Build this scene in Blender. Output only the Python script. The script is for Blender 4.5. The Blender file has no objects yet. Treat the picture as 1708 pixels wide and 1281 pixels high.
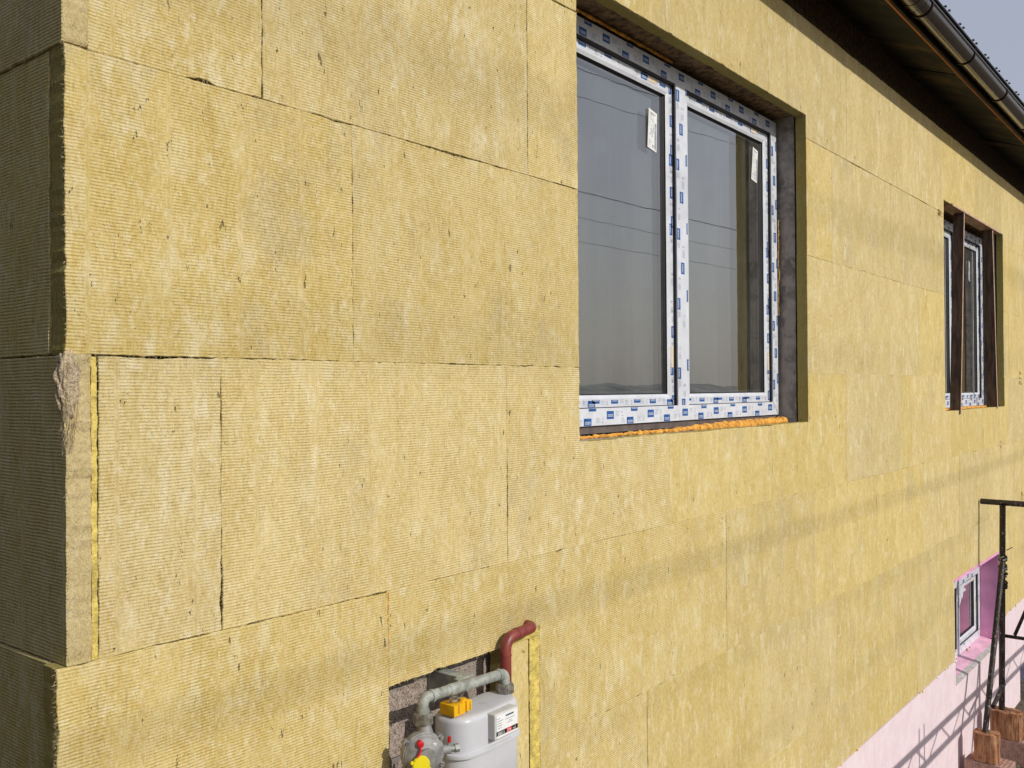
import bpy, bmesh, math, random
from mathutils import Vector, Matrix, noise
random.seed(7)
R = math.radians
ZO = 3.05                      # height of the boards' zero line above the ground
sc = bpy.context.scene
col = sc.collection

# ------------------------------------------------------------------ camera
yaw, pitch, roll, fpx = 0.6756349850, 0.006333917719, -0.0072383043750, 1550.789
F = Vector((math.cos(yaw)*math.cos(pitch), math.sin(yaw)*math.cos(pitch), math.sin(pitch)))
r_ = Vector((math.sin(yaw), -math.cos(yaw), 0)); u_ = r_.cross(F)
r2 = r_*math.cos(roll) + u_*math.sin(roll); u2 = -r_*math.sin(roll) + u_*math.cos(roll)
cam = bpy.data.objects.new('camera', bpy.data.cameras.new('camera')); col.objects.link(cam)
m = Matrix((r2, u2, -F)).transposed().to_4x4()
m.translation = Vector((-0.85624, -1.78356, -0.07432 + ZO))
cam.matrix_world = m
cam.data.sensor_width = 36; cam.data.lens = fpx/1708*36
cam.data.clip_start = 0.02; cam.data.clip_end = 2000
sc.camera = cam

# ------------------------------------------------------------------ light
SUN_EL, SUN_AZ = 31.0, 1.7      # azimuth measured from the wall normal towards +x
w = bpy.data.worlds.new('World'); sc.world = w; w.use_nodes = True
nt = w.node_tree; bg = nt.nodes['Background']
sky = nt.nodes.new('ShaderNodeTexSky'); sky.sky_type = 'NISHITA'; sky.sun_disc = False
sky.sun_elevation = R(SUN_EL); sky.sun_rotation = R(180 - SUN_AZ)
sky.air_density = 1.0; sky.dust_density = 3.5; sky.ozone_density = 2.0; sky.altitude = 100
hz = nt.nodes.new('ShaderNodeMix'); hz.data_type = 'RGBA'; hz.inputs[0].default_value = 0.72      # even bright haze over the clear sky
nt.links.new(sky.outputs[0], hz.inputs[6]); wc = nt.nodes.new('ShaderNodeTexCoord'); ws = nt.nodes.new('ShaderNodeSeparateXYZ'); nt.links.new(wc.outputs['Generated'], ws.inputs[0])
wr_ = nt.nodes.new('ShaderNodeValToRGB'); nt.links.new(ws.outputs[2], wr_.inputs[0])
wr_.color_ramp.elements[0].position = 0.0; wr_.color_ramp.elements[0].color = (0.47, 0.455, 0.46, 1)
wr_.color_ramp.elements[1].position = 0.75; wr_.color_ramp.elements[1].color = (0.41, 0.455, 0.59, 1)
em_ = wr_.color_ramp.elements.new(0.27); em_.color = (0.465, 0.49, 0.58, 1)
wm_ = nt.nodes.new('ShaderNodeVectorMath'); wm_.operation = 'SCALE'; wm_.inputs[3].default_value = 10.5; nt.links.new(wr_.outputs[0], wm_.inputs[0]); nt.links.new(wm_.outputs[0], hz.inputs[7])
nt.links.new(hz.outputs[2], bg.inputs[0]); bg.inputs[1].default_value = 0.10
sd = bpy.data.lights.new('sun', 'SUN'); sd.energy = 3.0; sd.angle = R(0.75); sd.color = (1, 0.955, 0.88)
sun = bpy.data.objects.new('sun', sd); col.objects.link(sun)
dirn = Vector((-math.sin(R(SUN_AZ))*math.cos(R(SUN_EL)), math.cos(R(SUN_AZ))*math.cos(R(SUN_EL)), -math.sin(R(SUN_EL))))
sun.rotation_euler = dirn.to_track_quat('-Z', 'Y').to_euler(); sun.location = (0, -10, 12)
sc.view_settings.view_transform = 'Standard'; sc.view_settings.look = 'None'
sc.view_settings.gamma = 1; sc.view_settings.exposure = 0.0

# ------------------------------------------------------------------ node helper
class Mat:
    def __init__(s, name, rough=0.8):
        s.m = bpy.data.materials.new(name); s.m.use_nodes = True
        s.t = s.m.node_tree; s.b = s.t.nodes['Principled BSDF']
        s.b.inputs['Roughness'].default_value = rough
        s.b.inputs['Specular IOR Level'].default_value = 0.25
    def inp(s, sock, v):
        if v is None: return
        if hasattr(v, 'is_output') or isinstance(v, bpy.types.NodeSocket): s.t.links.new(v, sock)
        else: sock.default_value = v
    def n(s, t): return s.t.nodes.new(t)
    def M(s, op, a, b=None, c=None, clamp=False):
        n = s.n('ShaderNodeMath'); n.operation = op; n.use_clamp = clamp
        for i, v in enumerate((a, b, c)): s.inp(n.inputs[i], v)
        return n.outputs[0]
    def obj(s):
        tc = s.n('ShaderNodeTexCoord'); return tc.outputs['Object']
    def sep(s, v):
        n = s.n('ShaderNodeSeparateXYZ'); s.inp(n.inputs[0], v); return n.outputs
    def comb(s, x, y, z):
        n = s.n('ShaderNodeCombineXYZ')
        for i, v in enumerate((x, y, z)): s.inp(n.inputs[i], v)
        return n.outputs[0]
    def rnd(s): return s.n('ShaderNodeObjectInfo').outputs['Random']
    def noise(s, vec, scale, detail=3, rough=0.55, st=(1, 1, 1)):
        mp = s.n('ShaderNodeVectorMath'); mp.operation = 'MULTIPLY'; s.inp(mp.inputs[0], vec); mp.inputs[1].default_value = st
        n = s.n('ShaderNodeTexNoise'); s.inp(n.inputs['Vector'], mp.outputs[0])
        n.inputs['Scale'].default_value = scale; n.inputs['Detail'].default_value = detail; n.inputs['Roughness'].default_value = rough
        return n.outputs[0]
    def step(s, v, a, b, o0=0.0, o1=1.0):
        n = s.n('ShaderNodeMapRange'); n.interpolation_type = 'SMOOTHSTEP'; s.inp(n.inputs[0], v)
        n.inputs[1].default_value = a; n.inputs[2].default_value = b; n.inputs[3].default_value = o0; n.inputs[4].default_value = o1
        return n.outputs[0]
    def mix(s, f, a, b, mode='MIX'):
        n = s.n('ShaderNodeMix'); n.data_type = 'RGBA'; n.blend_type = mode
        s.inp(n.inputs[0], f)
        for i, v in ((6, a), (7, b)):
            if isinstance(v, tuple): v = (*v, 1) if len(v) == 3 else v
            s.inp(n.inputs[i], v)
        return n.outputs[2]
    def color(s, v):
        if isinstance(v, tuple): v = (*v, 1)
        s.inp(s.b.inputs['Base Color'], v)
    def bump(s, h, dist=1.0, strength=1.0):
        n = s.n('ShaderNodeBump'); n.inputs['Distance'].default_value = dist; n.inputs['Strength'].default_value = strength
        s.inp(n.inputs['Height'], h); s.t.links.new(n.outputs[0], s.b.inputs['Normal'])

def simple(name, c, rough=0.6, metal=0.0, var=0.12, scale=20, bump=0.0, bscale=150, spec=0.3, dirt=None, dsc=9, dth=(0.55, 0.7), st=(1, 1, 1)):
    M = Mat(name, rough); o = M.obj()
    n1 = M.noise(o, scale, 4, 0.6, st)
    c0 = tuple(max(0, x*(1-var*1.6)) for x in c); c1 = tuple(min(1, x*(1+var*1.2)) for x in c)
    cc = M.mix(M.step(n1, 0.3, 0.7), c0, c1)
    if dirt: cc = M.mix(M.step(M.noise(o, dsc, 5, 0.7, st), *dth), cc, dirt)
    M.color(cc); M.b.inputs['Metallic'].default_value = metal; M.b.inputs['Specular IOR Level'].default_value = spec
    M.inp(M.b.inputs['Roughness'], M.step(n1, 0.2, 0.8, max(0.02, rough-0.1), min(1, rough+0.1)))
    if bump: M.bump(M.noise(o, bscale, 4, 0.6), bump)
    return M.m

def wool(name, rib=1.0, tint=(1, 1, 1), end=False):
    M = Mat(name, 0.95); M.b.inputs['Specular IOR Level'].default_value = 0.05
    o = M.obj(); X, Y, Z = M.sep(o); rnd = M.rnd()
    u = M.M('ADD', X, Y)
    p = M.comb(M.M('MULTIPLY_ADD', rnd, 37.0, u), M.M('MULTIPLY_ADD', rnd, 11.0, M.M('MULTIPLY', Y, 0.4)), M.M('MULTIPLY_ADD', rnd, 23.0, Z))
    # ribs
    d1 = M.noise(p, 7, 2); d2 = M.noise(p, 55, 2)
    ph = M.M('MULTIPLY', Z, 2*math.pi/0.0068)
    ph = M.M('MULTIPLY_ADD', d1, 7.0, ph); ph = M.M('MULTIPLY_ADD', d2, 2.2, ph)
    s = M.M('SINE', ph)
    amp = M.step(M.noise(p, 9, 4, 0.7, (1.4, 1, 0.6)), 0.32, 0.56, 0.30, 1.0)
    amp = M.M('MULTIPLY', amp, M.step(M.noise(p, 90, 2, 0.6, (1, 1, 1.2)), 0.36, 0.56, 0.35, 1.0))
    fr = M.M('FRACT', M.M('ADD', M.M('DIVIDE', u, 0.175), rnd))
    dist = M.M('ABSOLUTE', M.M('SUBTRACT', fr, 0.5))          # 0 at a seam
    seam = M.step(dist, 0.012, 0.045, 0.12, 1.0)
    crease = M.step(dist, 0.0, 0.012, 1.0, 0.0)
    ribh = M.M('MULTIPLY', M.M('MULTIPLY', s, amp), seam)
    fib = M.noise(p, 160, 4, 0.7, (1, 1, 0.35))
    fine = M.noise(p, 420, 3, 0.7)
    low = M.noise(p, 14, 4, 0.6, (1.5, 1, 0.5))
    pit = M.step(M.noise(p, 34, 4, 0.65, (1.5, 1, 0.55)), 0.675, 0.73)
    h = M.M('MULTIPLY', ribh, 0.00062*rib if not end else 0.0)
    h = M.M('MULTIPLY_ADD', fib, 0.0026 if not end else 0.007, h)
    if end: h = M.M('MULTIPLY_ADD', M.noise(p, 45, 5, 0.7, (1, 1, 0.5)), 0.010, h)
    h = M.M('MULTIPLY_ADD', fine, 0.0007, h)
    h = M.M('MULTIPLY_ADD', low, 0.005, h)
    h = M.M('MULTIPLY_ADD', pit, -0.004, h)
    h = M.M('MULTIPLY_ADD', crease, -0.0007*rib if not end else 0.0, h)
    M.bump(h, 1.0)
    # colour
    n1 = M.noise(p, 6, 6, 0.66, (1.2, 1, 0.55)); n2 = M.noise(p, 42, 4, 0.65, (1.5, 1, 0.22))
    n4 = M.noise(p, 15, 5, 0.7, (1.5, 1, 0.55))
    n5 = M.noise(p, 3.6, 5, 0.7, (1.2, 1, 0.7))
    t = lambda c: tuple(a*b*k for a, b, k in zip(c, tint, (1.012, 0.992, 0.955)))
    c = M.mix(M.step(n1, 0.34, 0.68), t((0.545, 0.425, 0.155)), t((0.645, 0.525, 0.235)))
    c = M.mix(M.step(n2, 0.46, 0.70, 0, 0.5), c, t((0.53, 0.375, 0.11)))
    pale = M.M('MULTIPLY', M.step(n4, 0.49, 0.68, 0, 1.0), M.step(M.noise(p, 2.1, 3, 0.6), 0.36, 0.62, 0.3, 1.0))
    c = M.mix(pale, c, t((0.71, 0.63, 0.40)))
    c = M.mix(M.step(M.noise(p, 11, 6, 0.75, (1.1, 1, 0.7)), 0.50, 0.66, 0, 0.5), c, t((0.52, 0.375, 0.12)))
    c = M.mix(M.step(M.noise(p, 40, 6, 0.8, (1.2, 1, 0.7)), 0.50, 0.66, 0, 0.45), c, t((0.70, 0.61, 0.38)))
    c = M.mix(M.step(M.noise(p, 19, 5, 0.7, (1.2, 1, 0.8)), 0.56, 0.68, 0, 0.6), c, t((0.74, 0.665, 0.45)))
    c = M.mix(M.step(n5, 0.53, 0.70, 0, 0.5), c, t((0.44, 0.37, 0.225)))
    c = M.mix(M.step(fib, 0.42, 0.68, 0, 0.45), c, t((0.74, 0.63, 0.35)))
    c = M.mix(M.step(M.noise(p, 150, 4, 0.8, (1.2, 1, 0.6)), 0.52, 0.66, 0, 0.5), c, t((0.78, 0.69, 0.47)))
    c = M.mix(M.step(M.noise(p, 85, 5, 0.8, (1.3, 1, 0.55)), 0.50, 0.68, 0, 0.5), c, t((0.40, 0.30, 0.085)))
    c = M.mix(M.step(M.noise(p, 24, 5, 0.75, (2.4, 1, 0.3)), 0.61, 0.70, 0, 0.5), c, t((0.33, 0.27, 0.13)))
    c = M.mix(M.step(M.noise(p, 9, 5, 0.8, (3.2, 1, 0.25)), 0.60, 0.72, 0, 0.4), c, t((0.40, 0.33, 0.17)))
    c = M.mix(M.M('MULTIPLY', pit, 0.8), c, (0.15, 0.11, 0.04))
    hsv = M.n('ShaderNodeHueSaturation'); M.inp(hsv.inputs['Color'], c); M.inp(hsv.inputs['Value'], M.M('MULTIPLY_ADD', rnd, 0.09, 0.955))
    M.inp(hsv.inputs['Saturation'], M.M('MULTIPLY_ADD', M.M('FRACT', M.M('MULTIPLY', rnd, 7.3)), 0.12, 0.93)); c = hsv.outputs[0]
    if end == 'cut': c = M.mix(0.35, c, (0.56, 0.45, 0.26))
    if end == 'reveal': c = M.mix(0.7, c, (0.33, 0.275, 0.075))  # shade of the reveals painted in: cut wool pulled to dark olive
    M.color(c)
    return M.m

M_WOOL = wool('mineral_wool_ribbed')
M_WOOL2 = wool('mineral_wool_smooth', 0.25, (1.0, 1.0, 0.98))
M_WEND = wool('mineral_wool_cut', 0, (1, 1, 1), 'cut')
M_WREV = wool('mineral_wool_reveal_shaded', 0, (1, 1, 1), 'reveal')
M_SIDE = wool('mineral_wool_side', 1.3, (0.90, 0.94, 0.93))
M_FOAM = simple('orange_foam', (0.80, 0.36, 0.06), 0.7, var=0.3, scale=45, bump=0.012, bscale=60, dirt=(0.45, 0.14, 0.02), dsc=40, dth=(0.6, 0.7))
M_FOAMY = simple('yellow_foam', (0.68, 0.53, 0.14), 0.8, var=0.2, scale=30, bump=0.006, bscale=120, dirt=(0.22, 0.15, 0.03), dsc=70, dth=(0.66, 0.72))
M_FOAMR = simple('rusty_foam', (0.55, 0.27, 0.05), 0.75, var=0.3, scale=60, bump=0.006, bscale=120, dirt=(0.6, 0.45, 0.15), dsc=50, dth=(0.5, 0.56))
M_FIB = simple('wool_fibre', (0.66, 0.54, 0.30), 0.9, var=0.25, scale=60)
M_TUFT = simple('scuffed_wool', (0.64, 0.51, 0.34), 0.95, var=0.2, scale=90, bump=0.01, bscale=200, dirt=(0.3, 0.2, 0.1), dsc=50, dth=(0.68, 0.76), st=(1.6, 1.6, 0.35))

def masonry():
    M = Mat('concrete_block', 0.95); o = M.obj(); X, Y, Z = M.sep(o)
    v = M.comb(M.M('ADD', X, Y), M.M('ADD', Z, 0.085), 0.0)
    b = M.n('ShaderNodeTexBrick'); M.inp(b.inputs['Vector'], v); b.inputs['Scale'].default_value = 1
    b.inputs['Brick Width'].default_value = 0.4; b.inputs['Row Height'].default_value = 0.2; b.inputs['Mortar Size'].default_value = 0.009
    b.inputs['Mortar Smooth'].default_value = 0.3
    vo = M.n('ShaderNodeTexVoronoi'); M.inp(vo.inputs['Vector'], o); vo.inputs['Scale'].default_value = 190
    pore = M.step(vo.outputs['Distance'], 0.12, 0.42)
    n = M.noise(o, 70, 5, 0.75)
    c = M.mix(M.step(n, 0.35, 0.65), (0.27, 0.215, 0.175), (0.46, 0.385, 0.33))
    c = M.mix(M.M('SUBTRACT', 1.0, pore), c, (0.13, 0.10, 0.08))
    c = M.mix(b.outputs['Fac'], c, (0.24, 0.215, 0.195))
    c = M.mix(M.step(M.noise(o, 5, 4), 0.56, 0.66, 0, 0.5), c, (0.3, 0.27, 0.24))
    M.color(c)
    h = M.M('MULTIPLY', pore, 0.002); h = M.M('MULTIPLY_ADD', n, 0.004, h); h = M.M('MULTIPLY_ADD', b.outputs['Fac'], -0.003, h)
    M.bump(h, 1.0); return M.m
M_BLOCK = masonry()
M_PLAST = simple('grey_reveal_plaster', (0.31, 0.28, 0.255), 0.9, var=0.3, scale=10, bump=0.006, bscale=60, dirt=(0.37, 0.33, 0.30), dsc=12, dth=(0.52, 0.6))
M_LINT = simple('brown_lintel', (0.20, 0.13, 0.07), 0.95, var=0.4, scale=25, bump=0.02, bscale=50, dirt=(0.33, 0.22, 0.1), dsc=22, dth=(0.52, 0.66))
M_ROOM = simple('room_plaster', (0.30, 0.29, 0.27), 0.9, var=0.1, scale=2)
M_PINKF = None
def pink():
    M = Mat('pink_foam_board', 0.8); o = M.obj(); X, Y, Z = M.sep(o)
    fr = M.M('FRACT', M.M('DIVIDE', X, 0.062)); d = M.M('ABSOLUTE', M.M('SUBTRACT', fr, 0.5))
    g = M.step(d, 0.0, 0.09, 1.0, 0.0)
    lo = M.step(M.noise(M.comb(X, 0.0, 0.0), 0.9, 2), 0.3, 0.45)
    g = M.M('MULTIPLY', g, lo)
    n = M.noise(o, 6, 5, 0.7)
    c = M.mix(M.step(n, 0.3, 0.7), (0.75, 0.60, 0.635), (0.82, 0.69, 0.715))
    c = M.mix(M.step(M.noise(o, 40, 4, 0.7), 0.68, 0.74), c, (0.55, 0.42, 0.3))
    M.color(c); M.bump(M.M('MULTIPLY_ADD', g, -0.0022, M.M('MULTIPLY', M.noise(o, 200, 2), 0.001)), 1.0); return M.m
M_PINK = pink()
M_PINKR = simple('pink_foam_reveal', (0.80, 0.36, 0.60), 0.7, var=0.07, scale=6, bump=0.001, dirt=(0.62, 0.42, 0.40), dsc=14, dth=(0.62, 0.7))
M_PINKS = simple('pink_foam_sill', (0.74, 0.42, 0.55), 0.8, var=0.1, scale=8, bump=0.002, dirt=(0.50, 0.38, 0.30), dsc=16, dth=(0.60, 0.66), st=(1, 2, 1))
M_GLUE = simple('grey_glue', (0.52, 0.50, 0.46), 0.9, var=0.15, scale=30, bump=0.008, bscale=60)
M_WHITE = simple('film_white', (0.66, 0.685, 0.74), 0.35, var=0.05, scale=14, bump=0.0006, bscale=60, spec=0.5, dirt=(0.62, 0.63, 0.64), dsc=8, dth=(0.55, 0.75))
M_BLUE = simple('film_blue', (0.015, 0.10, 0.34), 0.35, var=0.08, spec=0.5)
M_GREYP = simple('film_grey_print', (0.42, 0.46, 0.55), 0.4, var=0.05)
M_INK = simple('film_dark_print', (0.10, 0.13, 0.22), 0.4, var=0.05)
M_TAPE = simple('cream_tape', (0.72, 0.62, 0.46), 0.5, var=0.05)
M_GASK = simple('black_gasket', (0.018, 0.018, 0.02), 0.45, var=0.1)
M_BASEP = simple('brown_base_profile', (0.13, 0.105, 0.095), 0.6, var=0.15)
M_PAPER = simple('paper_label', (0.80, 0.80, 0.78), 0.6, var=0.03)
M_GAP = simple('spacer_grey', (0.12, 0.125, 0.13), 0.4)
M_ROOFM = simple('dark_roof_sheet', (0.03, 0.03, 0.032), 0.45, var=0.2, metal=0.0, spec=0.5)
M_GUT = simple('brown_gutter', (0.024, 0.013, 0.009), 0.17, var=0.1, spec=0.65)
M_GUT.node_tree.nodes['Principled BSDF'].inputs['Coat Weight'].default_value = 0.25
M_GUT.node_tree.nodes['Principled BSDF'].inputs['Coat Roughness'].default_value = 0.1
M_GBR = simple('black_bracket', (0.012, 0.011, 0.012), 0.35, spec=0.5)
M_ORW = simple('orange_timber', (0.42, 0.17, 0.045), 0.75, var=0.25, scale=18, st=(0.2, 1, 1), bump=0.002)
M_SOFF = simple('dark_soffit_board', (0.026, 0.026, 0.018), 0.9, var=0.4, scale=5, st=(1, 0.5, 1), bump=0.002, dirt=(0.12, 0.08, 0.03), dsc=3, dth=(0.5, 0.7))
M_GALV = simple('galvanised_steel', (0.36, 0.38, 0.34), 0.62, var=0.2, scale=30, metal=0.3, bump=0.001, bscale=90, dirt=(0.20, 0.20, 0.17), dsc=26, dth=(0.55, 0.72))
M_NUT = simple('dull_steel_nut', (0.30, 0.28, 0.24), 0.5, var=0.25, scale=60, metal=0.6, bump=0.001)
M_BRASS = simple('brass', (0.50, 0.30, 0.09), 0.38, var=0.15, metal=0.85)
M_RED = simple('red_oxide_paint', (0.225, 0.045, 0.036), 0.42, var=0.18, scale=35, bump=0.0008, bscale=160, spec=0.5, dirt=(0.42, 0.2, 0.17), dsc=55, dth=(0.68, 0.74))
M_METER = simple('light_grey_enamel', (0.56, 0.565, 0.59), 0.38, var=0.03, scale=8, spec=0.45, bump=0.0003, bscale=30, dirt=(0.42, 0.405, 0.38), dsc=16, dth=(0.58, 0.78))
M_MTOP = simple('index_plastic', (0.56, 0.56, 0.55), 0.45, var=0.03)
M_ALU = simple('cast_aluminium', (0.30, 0.295, 0.285), 0.6, var=0.16, scale=40, metal=0.35, bump=0.0015, bscale=220, dirt=(0.24, 0.23, 0.21), dsc=20, dth=(0.58, 0.74))
M_REDP = simple('red_plastic', (0.55, 0.015, 0.02), 0.35, var=0.05)
M_YELP = simple('yellow_plastic', (0.78, 0.66, 0.015), 0.4, var=0.04)
M_ORP = simple('amber_plastic', (0.80, 0.43, 0.01), 0.35, var=0.05)
M_BLK = simple('black_print', (0.02, 0.02, 0.022), 0.5)
M_WOOD_SHADED = simple('plank_shaded', (0.115, 0.072, 0.05), 0.85, var=0.35, scale=14, st=(3, 3, 0.25), bump=0.003, bscale=60, dirt=(0.09, 0.045, 0.02), dsc=7, dth=(0.6, 0.66))  # plank faces coloured dark to carry their shade
M_WOOD_LIT = simple('plank_lit_edge', (0.55, 0.37, 0.27), 0.85, var=0.15, scale=20)  # same wood coloured light for the sunlit front edge
M_WOODT = simple('light_board', (0.45, 0.27, 0.13), 0.85, var=0.25, scale=12, st=(0.3, 3, 3), bump=0.002)
M_SCAF = simple('spattered_black_steel', (0.030, 0.020, 0.014), 0.5, var=0.3, scale=20, bump=0.002, bscale=70, spec=0.4, dirt=(0.45, 0.42, 0.38), dsc=55, dth=(0.615, 0.64), st=(1, 1, 0.6))
def logm():
    M = Mat('split_log', 0.9); o = M.obj()
    n = M.noise(o, 26, 5, 0.7, (1, 1, 0.12)); c = M.mix(M.step(n, 0.3, 0.7), (0.16, 0.055, 0.022), (0.64, 0.33, 0.17))
    c = M.mix(M.step(M.noise(o, 12, 4), 0.5, 0.7, 0, 0.5), c, (0.5, 0.35, 0.22))
    M.color(c); M.bump(n, 0.03); return M.m
M_LOG = logm()
M_BRICK = simple('hollow_clay_block', (0.52, 0.33, 0.26), 0.9, var=0.15, scale=30, bump=0.004, bscale=90, dirt=(0.5, 0.42, 0.36), dsc=20, dth=(0.55, 0.7))
M_GRAV = simple('gravel_stone', (0.40, 0.33, 0.25), 0.9, var=0.4, scale=9, bump=0.004)
M_SOIL = simple('gravelly_soil', (0.15, 0.125, 0.09), 0.95, var=0.4, scale=30, bump=0.04, bscale=45, dirt=(0.14, 0.11, 0.07), dsc=14, dth=(0.5, 0.6))
M_FIELD = simple('dry_field_grass', (0.11, 0.105, 0.06), 0.95, var=0.4, scale=0.5)
M_GRASS = simple('grass_blade', (0.06, 0.11, 0.025), 0.7, var=0.3, scale=9)
M_TREE = simple('bare_twigs', (0.07, 0.055, 0.04), 0.9, var=0.2)
M_CABLE = simple('cable_black', (0.02, 0.02, 0.02), 0.6)
M_BAG = simple('bluish_film', (0.10, 0.10, 0.16), 0.4, var=0.3, scale=12, bump=0.02, bscale=15)
M_DARKV = simple('dark_void', (0.03, 0.02, 0.03), 0.9)

def glass():
    M = Mat('window_glass'); t = M.t
    g = M.n('ShaderNodeNewGeometry')
    d = M.n('ShaderNodeVectorMath'); d.operation = 'DOT_PRODUCT'; M.inp(d.inputs[0], g.outputs['Normal']); M.inp(d.inputs[1], g.outputs['Incoming'])
    f = M.M('SUBTRACT', 1.0, M.M('ABSOLUTE', d.outputs['Value']))
    fr = M.M('MULTIPLY_ADD', M.M('POWER', f, 3.2), 1.35, 0.20, clamp=True)
    tr = M.n('ShaderNodeBsdfTransparent'); tr.inputs[0].default_value = (0.86, 0.89, 0.87, 1)
    gl = M.n('ShaderNodeBsdfGlossy'); gl.inputs['Roughness'].default_value = 0.0; gl.inputs[0].default_value = (1.0, 0.975, 0.93, 1)
    nb = M.n('ShaderNodeBump'); nb.inputs['Distance'].default_value = 0.0004; M.inp(nb.inputs['Height'], M.noise(M.obj(), 2.5, 2)); t.links.new(nb.outputs[0], gl.inputs['Normal'])
    mx = M.n('ShaderNodeMixShader'); M.inp(mx.inputs[0], fr); t.links.new(tr.outputs[0], mx.inputs[1]); t.links.new(gl.outputs[0], mx.inputs[2])
    df = M.n('ShaderNodeBsdfDiffuse'); df.inputs[0].default_value = (0.6, 0.58, 0.53, 1)
    m2 = M.n('ShaderNodeMixShader'); M.inp(m2.inputs[0], M.step(M.noise(M.obj(), 5, 5, 0.7, (1.5, 1, 0.4)), 0.35, 0.8, 0.012, 0.055)); t.links.new(mx.outputs[0], m2.inputs[1]); t.links.new(df.outputs[0], m2.inputs[2])
    t.links.new(m2.outputs[0], t.nodes['Material Output'].inputs['Surface'])
    return M.m
M_GLASS = glass()
def curtain_m():
    M = Mat('grey_dust_sheet', 0.8); o = M.obj()
    n = M.noise(o, 16, 4, 0.6, (1, 1, 0.04)); M.color(M.mix(M.step(n, 0.3, 0.7), (0.045, 0.05, 0.042), (0.11, 0.115, 0.10)))
    return M.m
M_CURT = curtain_m()

# ------------------------------------------------------------------ mesh helper
class MB:
    def __init__(s): s.v = []; s.f = []; s.mi = []; s.sm = []; s.mats = []
    def mat(s, m):
        if m not in s.mats: s.mats.append(m)
        return s.mats.index(m)
    def add(s, vs, fs, m=None, smooth=False):
        k = len(s.v); s.v += [tuple(v) for v in vs]; i = s.mat(m)
        for f in fs: s.f.append([a+k for a in f]); s.mi.append(i); s.sm.append(smooth)
        return k
    def box(s, x0, x1, y0, y1, z0, z1, m=None):
        vs = [(x, y, z) for z in (z0, z1) for y in (y0, y1) for x in (x0, x1)]
        s.add(vs, [(0, 2, 3, 1), (4, 5, 7, 6), (0, 1, 5, 4), (2, 6, 7, 3), (0, 4, 6, 2), (1, 3, 7, 5)], m)
    def bbox(s, x0, x1, y0, y1, z0, z1, m=None, b=0.002):
        bm = bmesh.new(); bmesh.ops.create_cube(bm, size=1)
        for v in bm.verts: v.co = Vector(((x0+x1)/2+v.co.x*(x1-x0), (y0+y1)/2+v.co.y*(y1-y0), (z0+z1)/2+v.co.z*(z1-z0)))
        bmesh.ops.bevel(bm, geom=bm.edges[:], offset=b, segments=2, profile=0.6, affect='EDGES')
        s.addbm(bm, m)
    def addbm(s, bm, m=None, smooth=False, mx=None):
        bm.verts.index_update()
        s.add([(mx @ v.co if mx else v.co) for v in bm.verts], [[v.index for v in f.verts] for f in bm.faces], m, smooth); bm.free()
    def tube(s, pts, r, m=None, n=12, cap=True, rr=None):
        pts = [Vector(p) for p in pts]; k = len(pts); rings = []
        t0 = (pts[1]-pts[0]).normalized(); up = Vector((0, 0, 1)) if abs(t0.z) < 0.9 else Vector((1, 0, 0))
        nx = t0.cross(up).normalized()
        for i, p in enumerate(pts):
            t = (pts[min(i+1, k-1)]-pts[max(i-1, 0)]).normalized()
            nx = (nx - t*nx.dot(t)).normalized(); ny = t.cross(nx)
            q = rr[i] if rr else r
            rings.append([p + (nx*math.cos(2*math.pi*j/n)+ny*math.sin(2*math.pi*j/n))*q for j in range(n)])
        vs = [v for rg in rings for v in rg]; fs = []
        for i in range(k-1):
            for j in range(n):
                a = i*n+j; b = i*n+(j+1) % n; fs.append((a, b, b+n, a+n))
        s.add(vs, fs, m, n > 6)
        if cap: s.add(rings[0], [list(range(n))[::-1]], m); s.add(rings[-1], [list(range(n))], m)
    def lathe(s, prof, c, axis, m=None, n=32):      # prof: (radius, distance along axis)
        a = Vector(axis).normalized(); up = Vector((0, 0, 1)) if abs(a.z) < 0.9 else Vector((1, 0, 0))
        x = a.cross(up).normalized(); y = a.cross(x); c = Vector(c); vs = []; fs = []
        for r, d in prof:
            for j in range(n): vs.append(c+a*d+(x*math.cos(2*math.pi*j/n)+y*math.sin(2*math.pi*j/n))*r)
        for i in range(len(prof)-1):
            for j in range(n):
                p = i*n+j; q = i*n+(j+1) % n; fs.append((p, p+n, q+n, q))
        fs.append(list(range(n))); k = (len(prof)-1)*n; fs.append([k+j for j in range(n)][::-1])
        s.add(vs, fs, m, False)
    def fibre(s, p, d, L, wd, m, bend=0.4):
        p = Vector(p); d = Vector(d).normalized(); sd_ = d.cross(Vector((random.uniform(-1, 1), random.uniform(-1, 1), random.uniform(-1, 1)))).normalized()
        b = Vector((random.uniform(-1, 1), random.uniform(-1, 1), random.uniform(-1.2, 0.6)))*bend*L
        p1 = p+d*L*0.5+b*0.25; p2 = p+d*L+b
        s.add([p-sd_*wd/2, p+sd_*wd/2, p1+sd_*wd*0.4, p1-sd_*wd*0.4, p2], [(0, 1, 2, 3), (3, 2, 4)], m)
    def build(s, name, parent=None, loc=(0, 0, 0), smooth_angle=None):
        me = bpy.data.meshes.new(name); L = Vector(loc)
        me.from_pydata([tuple(Vector(v)-L) for v in s.v], [], s.f)
        for mm in s.mats: me.materials.append(mm)
        me.polygons.foreach_set('material_index', s.mi); me.polygons.foreach_set('use_smooth', s.sm); me.update()
        if smooth_angle:
            me.polygons.foreach_set('use_smooth', [True]*len(s.f)); me.set_sharp_from_angle(angle=R(smooth_angle))
        o = bpy.data.objects.new(name, me); col.objects.link(o); o.location = L
        if parent: o.parent = parent; o.location = L - (parent.location if not parent.parent else parent.location+parent.parent.location)
        return o
def empty(name, loc):
    o = bpy.data.objects.new(name, None); col.objects.link(o); o.location = loc; return o
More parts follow.
